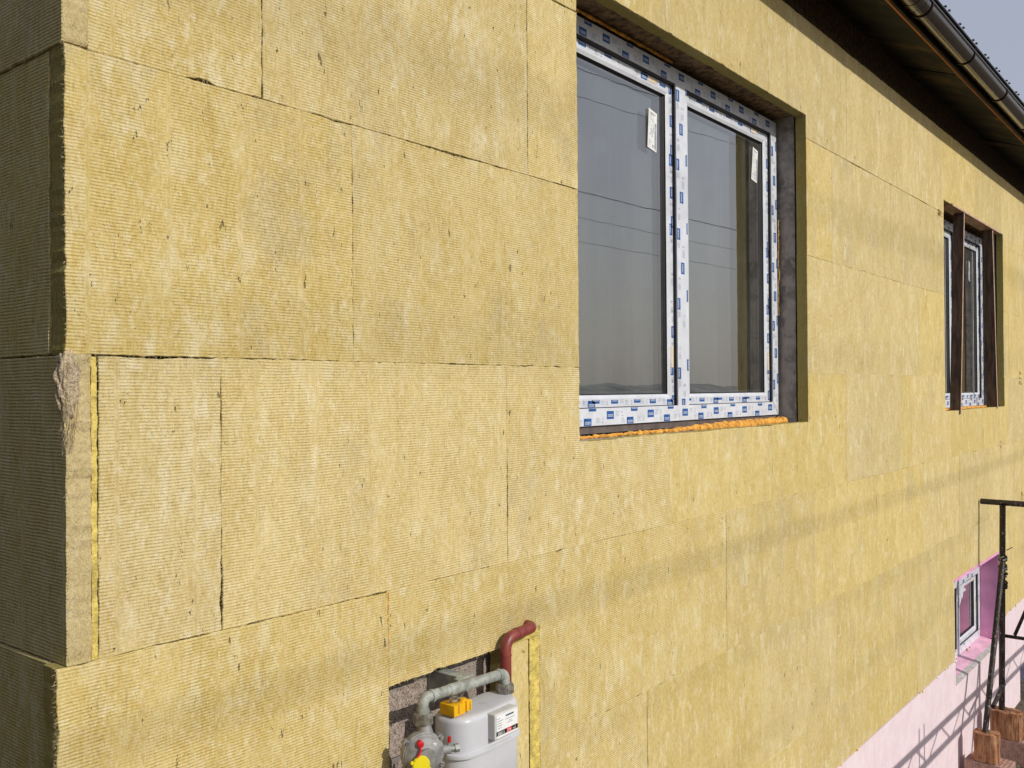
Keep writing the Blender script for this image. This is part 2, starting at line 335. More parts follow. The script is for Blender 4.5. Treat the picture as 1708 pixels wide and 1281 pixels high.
def tag(o, label=None, cat=None, group=None, kind=None):
    for k, v in (('label', label), ('category', cat), ('group', group), ('kind', kind)):
        if v: o[k] = v
    return o
def arc(c, a, b, r, n=8):      # quarter bend from c+a*r to c+b*r
    c, a, b = Vector(c), Vector(a), Vector(b)
    return [c + a*r*math.cos(t*math.pi/2/n) + b*r*math.sin(t*math.pi/2/n) for t in range(n+1)]

# ------------------------------------------------------------------ setting
g = MB(); g.box(-500, 1500, -320, 60, -3.35, -3.05, M_SOIL); gr = g.build('ground'); tag(gr, kind='structure')
fd = MB(); fd.box(-499, 1499, -319, -14, -3.049, -3.043, M_FIELD); fd = fd.build('field'); tag(fd, kind='structure')

# ------------------------------------------------------------------ the house
house = empty('house', (0, 0, -3.05))
tag(house, 'house under construction clad in yellow mineral wool boards with brown gutter and new windows', 'house')
ENDX = 12.5
W1 = (1.733, 3.782, -0.250, 1.317); W2 = (6.450, 8.488, -0.255, 1.300); W3 = (6.645, 8.188, -2.315, -1.520)
NI = (0.842, 1.500, -1.46, -0.850); NI2 = (1.36, 1.500, -0.851, -0.822); VENT = (9.03, 9.9, -3.2, -2.74)

def outlines(x0, x1, z0, z1, holes):
    xs = sorted({x0, x1} | {v for h in holes for v in h[:2] if x0 < v < x1})
    zs = sorted({z0, z1} | {v for h in holes for v in h[2:] if z0 < v < z1})
    ins = lambda i, j: 0 <= i < len(xs)-1 and 0 <= j < len(zs)-1 and not any(h[0]-1e-6 <= xs[i] and xs[i+1] <= h[1]+1e-6 and h[2]-1e-6 <= zs[j] and zs[j+1] <= h[3]+1e-6 for h in holes)
    nx = {}
    for i in range(len(xs)-1):
        for j in range(len(zs)-1):
            if not ins(i, j): continue
            a, b, c, d = (i, j), (i+1, j), (i+1, j+1), (i, j+1)
            for (p, q, n) in ((a, b, (i, j-1)), (b, c, (i+1, j)), (c, d, (i, j+1)), (d, a, (i-1, j))):
                if not ins(*n): nx.setdefault(p, []).append(q)
    loops = []
    while nx:
        s0 = next(iter(nx)); lp = [s0]; cur = s0
        while True:
            q = nx[cur].pop(); 
            if not nx[cur]: del nx[cur]
            if q == s0: break
            lp.append(q); cur = q
        pts = [(xs[a], zs[b]) for a, b in lp]; out = []
        for k in range(len(pts)):
            p, c, n = pts[k-1], pts[k], pts[(k+1) % len(pts)]
            if abs((c[0]-p[0])*(n[1]-c[1])-(c[1]-p[1])*(n[0]-c[0])) > 1e-9: out.append(c)
        loops.append(out)
    return loops

def near_(lp): return min(p[0] for p in lp) < 1.8
def board(loop, y0, t, gap=0.0012, mat=M_WOOL, side=False, parent=house, name='insulation_board', jit=0.0015, fib=0.0, label=None):
    """one mineral wool board: loop = (u, z) outline, front face at y0; side=True maps u onto the gable wall (+y)"""
    if near_(loop) and not side: jit = 0.0022
    seed = random.uniform(0, 1000); xm = min(p[0] for p in loop); zm = min(p[1] for p in loop)
    st = 0.010 if xm < 2.4 or side else (0.02 if xm < 5 else 0.045)
    pts = []; nrm = []
    for k in range(len(loop)):
        a = Vector(loop[k]); b = Vector(loop[(k+1) % len(loop)]); L = (b-a).length; n = max(2, int(L/st)); d = (b-a)/L; nn = Vector((d.y, -d.x))
        for i in range(n): pts.append(a+(b-a)*i/n); nrm.append(nn if i else None)
    N = len(pts)
    for i in range(N):
        if nrm[i] is None: nrm[i] = (nrm[i-1] + nrm[(i+1) % N]); 
    corner = side and xm < 0.2 or (not side and xm < 0.03)
    def off(i, ex):
        p = pts[i]; jc = 0.0035*noise.noise(Vector((p.x*9, p.y*16, seed)))+0.0022*noise.noise(Vector((1, p.y*48, seed))) if (corner and abs(p.x-xm) < 0.001) else 0.0; n1 = noise.noise(Vector((p.x*22, p.y*22, seed))); n2 = noise.noise(Vector((p.x*90, p.y*90, seed+5)))
        dent = max(0, noise.noise(Vector((p.x*14, p.y*14, seed+9)))-0.42)*0.016
        gv_ = max(-0.0016, 0.0034*noise.noise(Vector((p.x*3.1, p.y*3.1, seed+2))))
        o = -gap - gv_*0.55 - max(0, gv_-0.0011)*1.6 + jit*(n1+0.9*n2) - dent - ex + jc
        return p + nrm[i]*o
    P = [off(i, 0.0) for i in range(N)]; Q = [off(i, 0.0013) for i in range(N)]
    w3 = (lambda p, y: (y, p.x, p.y)) if side else (lambda p, y: (p.x, y, p.y))
    mb = MB()
    vs = [w3(p, y0+t) for p in P] + [w3(p, y0+0.0016) for p in P] + [w3(p, y0) for p in Q]
    wl = [(i, (i+1) % N, N+(i+1) % N, N+i) for i in range(N)]
    be = [(N+i, N+(i+1) % N, 2*N+(i+1) % N, 2*N+i) for i in range(N)]
    if side: wl = [f[::-1] for f in wl]; be = [f[::-1] for f in be]
    from mathutils.geometry import tessellate_polygon
    tri = [tuple(2*N+i for i in t_) for t_ in tessellate_polygon([[Vector((q.x, q.y, 0)) for q in Q]])]
    k = mb.add(vs, wl, M_WEND if side else M_WREV); i0 = mb.mat(mat)
    for f in be+tri:
        f = list(f)
        if f in tri or True:
            pass
        mb.f.append([a+k for a in f]); mb.mi.append(i0); mb.sm.append(False)
    if fib:
        per = sum((pts[(i+1) % N]-pts[i]).length for i in range(N))
        for _ in range(int(per*fib)):
            i = random.randrange(N); p = P[i]; nn = nrm[i].normalized()
            dd = nn*random.uniform(0.2, 1) + Vector((random.uniform(-.6, .6), random.uniform(-.9, .5)))
            yy = y0+random.uniform(-0.0005, 0.006)
            L = random.uniform(0.003, 0.009)*(1.8 if random.random() < 0.08 else 1)
            d3 = Vector(w3(dd, random.uniform(-0.5, 0.2)))
            mb.fibre(w3(p, yy), d3, L, random.uniform(0.0004, 0.0009), M_FIB)
    if fib > 100 and not side:
        x1_, z1_ = max(p[0] for p in loop), max(p[1] for p in loop)
        for _ in range(int(150*(x1_-xm)*(z1_-zm)/0.6)):
            c_ = Vector((random.uniform(xm+.01, x1_-.01), random.uniform(zm+.01, z1_-.01)))
            if any(h[0] < c_.x < h[1] and h[2] < c_.y < h[3] for h in (W1, NI, NI2)): continue
            a_ = random.gauss(-1.57, 0.9); d3 = (math.cos(a_), random.uniform(-0.5, -0.02), math.sin(a_))
            mb.fibre((c_.x, y0-0.0002, c_.y), d3, random.uniform(0.003, 0.010), random.uniform(0.0005, 0.0014), M_FIB, 0.3)
    o = mb.build(name, parent, loc=w3(Vector((xm, zm)), y0))
    me = o.data; bm = bmesh.new(); bm.from_mesh(me); bmesh.ops.recalc_face_normals(bm, faces=[f for f in bm.faces]); bm.to_mesh(me); bm.free()
    if label: o['label'] = label
    return o

rows = [
 (1.2, 1.812, [0.05, 0.40, 1.36, 2.34, 3.316, 4.384, 5.391, 6.40, 7.42, 8.42, 9.42, 10.4, 11.4, ENDX]),
 (0.6, 1.2, [0.047, 0.457, 1.457, 2.457, 3.6, 4.143, 5.175, 6.17, 7.2, 8.2, 9.2, 10.2, 11.2, ENDX]),
 (0.0, 0.6, [0.0, 0.73, 1.74, 2.7, 3.7, 4.795, 5.81, 6.8, 7.8, 8.7, 9.7, 10.7, 11.7, ENDX]),
 (-0.6, 0.0, [0.063, 0.3435, 1.343, 2.345, 3.323, 4.339, 5.35, 5.602, 6.62, 7.63, 8.62, 9.6, 10.6, 11.6, ENDX]),
 (-1.2, -0.6, [-0.02, 0.840, 1.844, 2.832, 3.85, 4.85, 5.85, 6.83, 7.83, 8.83, 9.83, 10.8, 11.8, ENDX]),
 (-1.8, -1.2, [0.06, 0.16, 1.16, 2.161, 3.168, 4.17, 5.17, 6.17, 7.17, 8.17, 9.17, 10.2, 11.2, ENDX]),
 (-2.12, -1.8, [0.0, 0.66, 1.66, 2.66, 3.66, 4.66, 5.66, 6.66, 7.66, 8.66, 9.66, 10.7, 11.7, ENDX]),
]
holes = [W1, W2, W3, NI, NI2]
smooth_at = {(3, 3), (3, 4), (2, 5), (3, 6), (0, 9)}
for ri, (z0, z1, xs) in enumerate(rows):
    for i in range(len(xs)-1):
        for lp in outlines(xs[i], xs[i+1], z0, z1, [h for h in holes if h[0] < xs[i+1] and h[1] > xs[i] and h[2] < z1 and h[3] > z0]):
            if len(lp) < 4: continue
            y0 = random.uniform(-0.0012, 0.0012)
            if ri == 4 and i == 0: y0 = -0.004
            near = xs[i] < 5
            gp = random.choice([-0.0010, -0.0006, -0.0002, 0.0004, 0.0009])
            if xs[i] < 1.5 and ri in (0, 1): gp = 0.0009
            if ri == 2 and i == 0: gp = 0.0006
            if ri >= 3 and xs[i] > 1.5: gp = random.choice([-0.0014, -0.0009, -0.0004])
            if ri == 3 and i in (1, 2): gp = 0.0003
            if ri == 3 and i == 0: gp = 0.0014
            if ri == 3 and i == 0: gp = 0.0009
            b = board(lp, y0, 0.055, gap=gp, mat=M_WOOL2 if (ri, i) in smooth_at else M_WOOL, fib=240 if xs[i] < 1.9 else (90 if near else 25))
            if (ri, i) in smooth_at: b['label'] = 'smooth board without ribs'
# gable wall boards (x = 0 plane)
gab = [(1.2, 1.9, 0.06, [0.0, 0.9, 1.9, 2.9, 4.0]), (0.6, 1.2, -0.004, [0.0, 1.0, 2.0, 3.0, 4.0]), (0.0, 0.6, 0.0, [0.065, 0.62, 1.62, 2.6, 4.0]),
       (-0.6, 0.0, 0.0, [-0.001, 0.95, 1.95, 2.95, 4.0]), (-1.2, -0.6, -0.006, [0.062, 0.6, 1.6, 2.6, 4.0]), (-1.8, -1.2, 0, [0.0, 1.0, 2.0, 3.0, 4.0]), (-2.12, -1.8, 0, [0.056, 0.6, 1.6, 2.6, 4.0])]
for ri, (z0, z1, xf, ys) in enumerate(gab):
    for i in range(len(ys)-1):
        board([(ys[i], z0), (ys[i+1], z0), (ys[i+1], z1), (ys[i], z1)], xf, 0.049 - (xf if xf < 0 else 0), gap=0.0018, mat=M_SIDE, side=True, fib=150 if i == 0 else 0)

# masonry behind the boards
def walls(x0, x1, z0, z1, y0, y1, hs, m, mrev):
    xs = sorted({x0, x1} | {v for h in hs for v in h[:2]}); zs = sorted({z0, z1} | {v for h in hs for v in h[2:] if z0 < v < z1}); mb = MB()
    ins = lambda i, j: 0 <= i < len(xs)-1 and 0 <= j < len(zs)-1 and not any(h[0]-1e-6 <= xs[i] and xs[i+1] <= h[1]+1e-6 and h[2]-1e-6 <= zs[j] and zs[j+1] <= h[3]+1e-6 for h in hs)
    for i in range(len(xs)-1):
        for j in range(len(zs)-1):
            if not ins(i, j): continue
            a, b, c, d = xs[i], xs[i+1], zs[j], zs[j+1]
            mb.add([(a, y0, c), (b, y0, c), (b, y0, d), (a, y0, d)], [(0, 1, 2, 3)], m)
            mb.add([(a, y1, c), (b, y1, c), (b, y1, d), (a, y1, d)], [(3, 2, 1, 0)], m)
            if not ins(i-1, j): mb.add([(a, y0, c), (a, y0, d), (a, y1, d), (a, y1, c)], [(0, 1, 2, 3)], mrev[0])
            if not ins(i+1, j): mb.add([(b, y0, c), (b, y0, d), (b, y1, d), (b, y1, c)], [(3, 2, 1, 0)], mrev[0])
            if not ins(i, j-1): mb.add([(a, y0, c), (b, y0, c), (b, y1, c), (a, y1, c)], [(3, 2, 1, 0)], mrev[1])
            if not ins(i, j+1): mb.add([(a, y0, d), (b, y0, d), (b, y1, d), (a, y1, d)], [(0, 1, 2, 3)], mrev[0])
    return mb
ex = lambda h, e=0.012: (h[0]-e, h[1]+e, h[2]-0.012, h[3]+e)
mw = walls(0.056, ENDX, -3.3, 2.30, 0.068, 0.40, [ex(W1), ex(W2), ex(W3), (VENT[0], VENT[1], -3.2, VENT[3])], M_BLOCK, (M_PLAST, M_LINT))
mw.build('block_wall', house)
wp = MB(); wp.box(0.058, ENDX, 0.0655, 0.0678, 1.72, 2.09, simple('painted_eave_shade', (0.085, 0.05, 0.025), 0.95, var=0.4, scale=30, bump=0.01, bscale=70)); wp.build('wall_head_shade', house)  # thin dark brown sheet paints the eave shade onto the wall head
gw = MB(); gw.box(0.058, 0.36, 0.401, 4.0, -3.3, 2.3, M_BLOCK); gw.build('gable_wall', house)
# rooms behind the windows
rm = MB()
def shell(x0, x1, y0, y1, z0, z1):
    v = [(x, y, z) for z in (z0, z1) for y in (y0, y1) for x in (x0, x1)]
    rm.add(v, [(0, 1, 3, 2), (4, 6, 7, 5), (2, 3, 7, 6), (0, 2, 6, 4), (1, 5, 7, 3)], M_ROOM)
shell(0.37, 5.2, 0.402, 4.0, -1.15, 1.75); shell(5.25, 12.4, 0.402, 4.0, -1.15, 1.75); shell(5.25, 12.4, 0.402, 4.0, -3.1, -1.2)
rm.build('interior_walls', house)

# ---- windows
def prints(mb, a, b, c0, c1, y, horiz, seed, dens=1.0, slope=0.0):
    """film print along a member: a..b along it, c0..c1 across; horiz: along x, else along z"""
    rnd = random.Random(seed); wd = c1-c0
    def q(s0, s1, t0, t1, m, k):
        s0, s1 = max(s0, a+0.001), min(s1, b-0.001); t0, t1 = max(t0, c0+0.001), min(t1, c1-0.001)
        if s1-s0 < 0.002 or t1-t0 < 0.001: return
        e = y-0.0003*k; yy = lambda t: e + slope*(t-c0)
        vs = [(s0, yy(t0), t0), (s1, yy(t0), t0), (s1, yy(t1), t1), (s0, yy(t1), t1)] if horiz else [(t0, yy(t0), s0), (t1, yy(t0), s0), (t1, yy(t1), s1), (t0, yy(t1), s1)]
        mb.add(vs, [(0, 1, 2, 3)] if horiz else [(0, 3, 2, 1)][::1], m)
    s = a - rnd.uniform(0, 0.30); L, H = 0.050, 0.031
    while s < b:
        for r, (ds, t) in enumerate(((0.0, c0-0.004), (0.034, c1-0.014), (0.160, c0+wd*0.32))):
            if rnd.random() > dens: continue
            ss = s+ds+rnd.uniform(-0.006, 0.006); t += rnd.uniform(-0.003, 0.003)
            q(ss, ss+L, t, t+H, M_BLUE, 1)
            q(ss+L*0.14, ss+L*0.86, t+H*0.30, t+H*0.60, M_WHITE, 2)
            for k in range(5): q(ss+L*(0.17+k*0.14), ss+L*(0.25+k*0.14), t+H*0.35, t+H*0.55, M_BLUE, 3)
        for ds, t in ((0.085, c0+0.010), (0.225, c0+wd*0.5), (0.265, c0+0.006)):
            for ln in range(4): q(s+ds, s+ds+rnd.uniform(0.020, 0.034), t+ln*0.0055, t+0.0025+ln*0.0055, M_GREYP, 1)
            cx = s+ds+0.045
            for k in range(5): q(cx+rnd.uniform(-.006, .004), cx+rnd.uniform(0.003, 0.010), t+k*0.004, t+k*0.004+0.0017, M_GREYP if k % 2 else M_INK, 1)
        s += 0.30

def member(mb, a, b, c0, c1, yf, yb, horiz, m, bev=0.0, inner=0):
    if horiz: mb.box(a, b, yf, yb, c0, c1, m)
    else: mb.box(c0, c1, yf, yb, a, b, m)

def label_sheet(x0, z0, wd, ht, y, tilt, seed, parent):
    mb = MB(); rnd = random.Random(seed); n = 6
    f = lambda s, t, k: (x0+s*wd+tilt*(1-t)*wd, y-0.0006*k-0.006*(1-s)**2*(0.4+t*0.6), z0+t*ht+0.12*wd*(s-0.5)*-1)
    vs = [f(i/n, j, 1) for j in (0, 1) for i in range(n+1)] + [f(i/n, j, 0.6) for j in (0, 1) for i in range(n+1)]
    k = n+1
    mb.add(vs, [(i, i+1, k+i+1, k+i) for i in range(n)] + [(2*k+i, 3*k+i, 3*k+i+1, 2*k+i+1) for i in range(n)], M_PAPER)
    def q(s0, s1, t0, t1, m=M_INK): mb.add([f(s0, t0, 1.6), f(s1, t0, 1.6), f(s1, t1, 1.6), f(s0, t1, 1.6)], [(0, 1, 2, 3)], m)
    t = 0.05
    while t < 0.72:                                   # bar code down the right edge
        h = rnd.choice([0.008, 0.014, 0.02]); q(0.76, 0.94, t, t+h); t += h+rnd.choice([0.008, 0.014])
    for c in (0.16, 0.28, 0.4, 0.52, 0.62):           # lines of text running up the sheet
        t = 0.06
        while t < 0.86:
            h = rnd.uniform(0.02, 0.09)
            if rnd.random() < 0.6: q(c, c+0.045, t, t+h, M_GREYP if rnd.random() < .6 else M_INK)
            t += h+0.025
    for k in range(4): q(0.3+0.14*k, 0.38+0.14*k, 0.9, 0.94)
    return mb.build('paper_label', parent)

def window(x0, x1, z0, z1, mull, yf=0.155, fw=0.065, sw=0.046, seed=1, lab=None, dens=1.0, labels=()):
    win = empty('window', (x0, yf, z0)); win.parent = house; win.location = Vector((x0, yf, z0))-house.location
    if lab: win['label'] = lab
    mb = MB(); yb = yf+0.075
    m0, m1 = mull
    E = 0.0015
    mb.box(x0, x1, yf, yb, z0, z0+fw, M_WHITE); mb.box(x0, x1, yf, yb, z1-fw, z1, M_WHITE)
    mb.box(x0, x0+fw, yf, yb, z0+fw, z1-fw, M_WHITE); mb.box(x1-fw, x1, yf, yb, z0+fw, z1-fw, M_WHITE)
    mb.box(m0, m1, yf, yb, z0+fw, z1-fw, M_WHITE)
    prints(mb, x0+0.005, x1-0.005, z0, z0+fw, yf, True, seed, dens); prints(mb, x0, x1, z1-fw, z1, yf, True, seed+1, dens)
    prints(mb, z0+fw, z1-fw, m0, m1, yf, False, seed+2, dens*0.9); prints(mb, z0+fw, z1-fw, x1-fw, x1, yf, False, seed+3, dens); prints(mb, z0+fw, z1-fw, x0, x0+fw, yf, False, seed+4, dens)
    # mitre line at the lower right corner, a cream tape patch
    mb.add([(x1-fw, yf-0.0004, z0+fw), (x1-fw+0.002, yf-0.0004, z0+fw+0.001), (x1+0.0, yf-0.0004, z0+0.001), (x1-0.002, yf-0.0004, z0)], [(0, 3, 2, 1)], M_GASK)
    # black gap lining around each light
    for a, b in ((x0+fw, m0), (m1, x1-fw)):
        g_ = 0.005; y1 = yf+0.006
        for (p, q_, r, s) in ((a, a+g_, z0+fw, z1-fw), (b-g_, b, z0+fw, z1-fw)): mb.box(p, q_, y1, yb-0.002, r, s, M_GASK)
        mb.box(a+g_, b-g_, y1, yb-0.002, z1-fw-0.009, z1-fw, M_GASK); mb.box(a+g_, b-g_, y1, yb-0.002, z0+fw, z0+fw+0.002, M_GASK)
    mb.build('window_frame', win)
    bp = MB(); bp.box(x0+0.004, x1-0.004, yf+0.012, yb-0.004, z0-0.030, z0-0.0005, M_BASEP); bp.build('base_profile', win)
    for si, (a, b) in enumerate(((x0+fw, m0), (m1, x1-fw))):
        a += 0.005; b -= 0.005; c, d = z0+fw+0.003, z1-fw-0.010
        s = MB(); ys = yf+0.018; yg = ys+0.020
        o = [(a, c), (b, c), (b, d), (a, d)]; i_ = [(a+sw*0.72, c+sw*0.72), (b-sw*0.72, c+sw*0.72), (b-sw*0.72, d-sw*0.72), (a+sw*0.72, d-sw*0.72)]
        j_ = [(a+sw, c+sw), (b-sw, c+sw), (b-sw, d-sw), (a+sw, d-sw)]
        k = lambda P, y: [(p[0], y, p[1]) for p in P]
        for A, B, y_a, y_b in ((o, i_, ys, ys), (i_, j_, ys, ys+0.006)):
            s.add(k(A, y_a)+k(B, y_b), [(n, (n+1) % 4, 4+(n+1) % 4, 4+n) for n in range(4)], M_WHITE)
        s.add(k(o, ys)+k(o, ys+0.05), [(n, 4+n, 4+(n+1) % 4, (n+1) % 4) for n in range(4)], M_WHITE)
        s.add(k(j_, ys+0.006)+k(j_, ys+0.05), [(n, (n+1) % 4, 4+(n+1) % 4, 4+n) for n in range(4)], M_GASK)
        s.add(k(o, ys+0.05)+k(j_, ys+0.05), [(n, 4+n, 4+(n+1) % 4, (n+1) % 4) for n in range(4)], M_WHITE)
        # gasket
        j2 = [(a+sw+0.008, c+sw+0.005), (b-sw-0.008, c+sw+0.005), (b-sw-0.008, d-sw-0.009), (a+sw+0.008, d-sw-0.009)]
        s.add(k(j_, yg-0.008)+k(j2, yg-0.0006), [(n, (n+1) % 4, 4+(n+1) % 4, 4+n) for n in range(4)], M_GASK)
        # mitre lines
        for (p, q_) in ((o[1], j_[1]), (o[0], j_[0]), (o[2], j_[2]), (o[3], j_[3])):
            s.add([(p[0], ys-0.0004, p[1]), (p[0]+0.0016, ys-0.0004, p[1]), (q_[0]+0.0016, ys+0.005, q_[1]), (q_[0], ys+0.005, q_[1])], [(0, 1, 2, 3)], M_GASK)
        prints(s, a, b, c, c+sw*0.62, ys, True, seed+10+si, dens*0.8); prints(s, a, b, d-sw*0.62, d, ys, True, seed+20+si, dens*0.8)
        prints(s, c, d, b-sw*0.62, b, ys, False, seed+30+si, dens*0.8); prints(s, c, d, a, a+sw*0.62, ys, False, seed+40+si, dens*0.8)
        # cream tape patches
        s.add(k([(b-sw*0.55, c+0.16), (b-0.003, c+0.16), (b-0.003, c+0.25), (b-sw*0.55, c+0.25)], ys-0.0012), [(0, 1, 2, 3)], M_TAPE)
        s.add(k([(b-0.20, d-sw*0.55), (b-0.13, d-sw*0.55), (b-0.13, d-0.003), (b-0.20, d-0.003)], ys-0.0012), [(0, 1, 2, 3)], M_TAPE)
        s.build('sash', win)
        gl = MB(); gl.add([(a+sw, yg, c+sw), (b-sw, yg, c+sw), (b-sw, yg, d-sw), (a+sw, yg, d-sw)], [(0, 1, 2, 3)], M_GLASS)
        gl.add([(a+sw, yg+0.020, c+sw), (b-sw, yg+0.020, c+sw), (b-sw, yg+0.020, d-sw), (a+sw, yg+0.020, d-sw)], [(0, 1, 2, 3)], M_GLASS)
        A, B, C_, D = a+sw-0.001, b-sw+0.001, c+sw-0.001, d-sw+0.001; t = 0.015   # dark spacer bar between the two sheets
        gl.box(A, A+t, yg+0.002, yg+0.018, C_, D, M_GAP); gl.box(B-t, B, yg+0.002, yg+0.018, C_, D, M_GAP)
        gl.box(A+t, B-t, yg+0.002, yg+0.018, C_, C_+t, M_GAP); gl.box(A+t, B-t, yg+0.002, yg+0.018, D-t, D, M_GAP)
        gl.build('pane', win)
        if si < len(labels) and labels[si]:
            lx, lz, lw, lh, tl = labels[si]; label_sheet(lx, lz, lw, lh, yg-0.002, tl, seed+si, win)
    return win
window(1.745, 3.770, -0.211, 1.302, (2.703, 2.800), seed=3, lab='large two-light window in film covered white frame', labels=((2.525, 0.93, 0.078, 0.165, -0.10), (3.552, 0.972, 0.072, 0.165, -0.22)))
window(6.462, 8.405, -0.242, 1.262, (7.385, 7.480), seed=60, lab='farther window with wooden planks standing before it', labels=((6.93, 0.7, 0.07, 0.2, 0.1), (8.02, 0.86, 0.07, 0.17, 0.1)))
window(6.700, 8.180, -2.285, -1.660, (7.37, 7.46), fw=0.06, seed=90, dens=0.35, lab='small basement window in pink reveal')

tfm = MB(); q = [(7.42, -1.70), (7.66, -1.70), (7.68, -1.775), (7.735, -1.80), (7.66, -1.815), (7.63, -1.86), (7.58, -1.835), (7.53, -1.90), (7.50, -1.99), (7.455, -2.10), (7.44, -1.95)]
tfm.add([(x, 0.168-0.004*math.sin(x*40), z) for x, z in q]+[(x, 0.1695-0.004*math.sin(x*40), z) for x, z in q], [list(range(len(q)))[::-1], list(range(len(q), 2*len(q)))], M_WHITE); tfm.build('torn_film', house, loc=(7.5, 0.168, -1.8))
# curtains of dust sheet inside the rooms
def sheet(x0, x1, z0, z1, y, seed, label):
    mb = MB(); rnd = random.Random(seed); n = 90; ph = rnd.uniform(0, 9)
    P = []
    for i in range(n+1):
        s = i/n; P.append((x0+s*(x1-x0), y+0.016*math.sin(s*37+ph+2.0*math.sin(s*9))+0.010*math.sin(s*81+ph)))
    vs = [(p[0], p[1], z) for z in (z0, z1) for p in P]+[(p[0], p[1]+0.002, z) for z in (z0, z1) for p in P]; k = n+1
    mb.add(vs, [(i, i+1, k+i+1, k+i) for i in range(n)]+[(2*k+i, 3*k+i, 3*k+i+1, 2*k+i+1) for i in range(n)], M_CURT, True)
    return tag(mb.build('dust_sheet', None), label, 'dust sheet')

sheet(1.60, 3.90, -0.5, 1.45, 0.45, 3, 'grey pleated dust sheet hanging behind the large window')
sheet(6.35, 8.6, -0.5, 1.45, 0.47, 8, 'grey pleated dust sheet hanging behind the far window')
# ---- foam, base strip, reveals
def lump(pts, r, m, name, parent=house, amp=0.35, sx=1.0, seed=0, n=10, fr=30):
    mb = MB(); rr = [r(i/(len(pts)-1))*(1+amp*noise.noise(Vector((i*0.37, seed, 3)))) for i in range(len(pts))]
    mb.tube(pts, 0, m, n, True, rr)
    mb.v = [tuple(Vector(v)+Vector((0, 1, 1))*noise.noise(Vector(v)*fr+Vector((seed, 0, 0)))*0.006) for v in mb.v]
    return mb.build(name, parent)
N = 150
lump([(1.74+1.95*i/N, 0.092, -0.247+0.004*i/N) for i in range(N+1)], lambda s: 0.006+0.006*s+0.010/(1+math.exp(-(s-0.5)*22)), M_FOAM, 'foam_bead', seed=2, fr=70, amp=0.5)
lump([(1.76+0.9*i/40, 0.150, 1.318) for i in range(41)], lambda s: 0.006, M_FOAM, 'foam_bead', seed=5, amp=0.8, fr=40)
lump([(6.47+1.9*i/70, 0.088, -0.252) for i in range(71)], lambda s: 0.014, M_FOAM, 'foam_bead', seed=8)
lump([(3.776, 0.150, 0.3+0.5*i/40) for i in range(41)], lambda s: 0.003, M_FOAMR, 'foam_bead', seed=12)
ss = MB(); ss.box(1.73, 3.776, 0.056, 0.16, -0.268, -0.2525, M_PLAST); ss.build('sill_bed', house)

def flat_foam(quads, y, m, name='foam_strip', d=0.03, amp=0.0016, parent=house):
    mb = MB()
    for (x0, x1, z0, z1) in quads:
        n = max(2, int((z1-z0)/0.008)); k = max(2, int((x1-x0)/0.006)); vs = []; sd = random.uniform(0, 99)
        for j in range(n+1):
            for i in range(k+1):
                x = x0+(x1-x0)*i/k; z = z0+(z1-z0)*j/n
                ed = 1.0 if 0 < i < k and 0 < j < n else 0.3
                if i in (0, k): x += 0.0022*noise.noise(Vector((z*27, sd, i)))+0.0022*noise.noise(Vector((z*130, sd, i)))
                vs.append((x, y-0.0006+amp*2.2*ed*noise.noise(Vector((x*120, z*90, sd))), z))
        fs = [(j*(k+1)+i, j*(k+1)+i+1, (j+1)*(k+1)+i+1, (j+1)*(k+1)+i) for j in range(n) for i in range(k)]
        mb.add(vs, fs, m, True); mb.box(x0+0.001, x1-0.001, y+0.003, y+d, z0, z1, m)
    return mb.build(name, parent)
flat_foam([(0.0495, 0.0615, -0.598, -0.003)], 0.001, M_FOAMY, amp=0.003)
flat_foam([(1.447, 1.4985, -1.455, -0.852), (1.362, 1.4985, -0.8515, -0.824)], 0.0015, M_FOAMY)
flat_foam([(0.8365, 0.8440, -0.849, -0.603)], -0.0012, M_FOAMR, d=0.01, amp=0.0008)
board([(1.315, -1.455), (1.4465, -1.455), (1.4465, -0.853), (1.315, -0.853)], 0.003, 0.05, mat=M_WOOL2, fib=80)
# corner end of the lower gable board, scuffed tuft
tf = MB()
for _ in range(1500):
    z = -0.012-0.17*random.random()**1.2; y = random.uniform(-0.002, 0.012); x = random.uniform(-0.004, 0.026)*(1-max(0, -z-0.09)*5)
    d = Vector((random.uniform(-0.40, 0.10), random.uniform(-0.35, -0.02), random.uniform(-1, -0.5)))
    tf.fibre((x, y-0.004*random.random(), z), d, random.uniform(0.005, 0.020), random.uniform(0.0005, 0.0012), M_TUFT if random.random() < .45 else M_FIB, 0.16)
bm = bmesh.new(); bmesh.ops.create_icosphere(bm, subdivisions=4, radius=1)
for v in bm.verts:
    c = v.co.copy(); q = noise.noise(c*3)*0.45+noise.noise(Vector((c.x*14, c.y*14, c.z*4)))*0.22
    v.co = Vector((0.008+c.x*0.021*(1+q), 0.008+c.y*0.015*(1+q), -0.060+c.z*0.068*(1+q*0.5)))
tf.addbm(bm, M_TUFT, True)
tf.build('scuffed_tuft', house)
# ragged fibres on the lower corner edge
te = MB()
for _ in range(700):
    z = random.uniform(-0.9, -0.6); d = Vector((random.uniform(-1, 0.2), random.uniform(-0.6, 0.4), random.uniform(-0.8, 0.6)))
    te.fibre((-0.018+random.uniform(-.002, .004), random.uniform(-0.003, 0.01), z), d, random.uniform(0.003, 0.011), random.uniform(0.0004, 0.001), M_FIB)
te.build('edge_fibres', house)

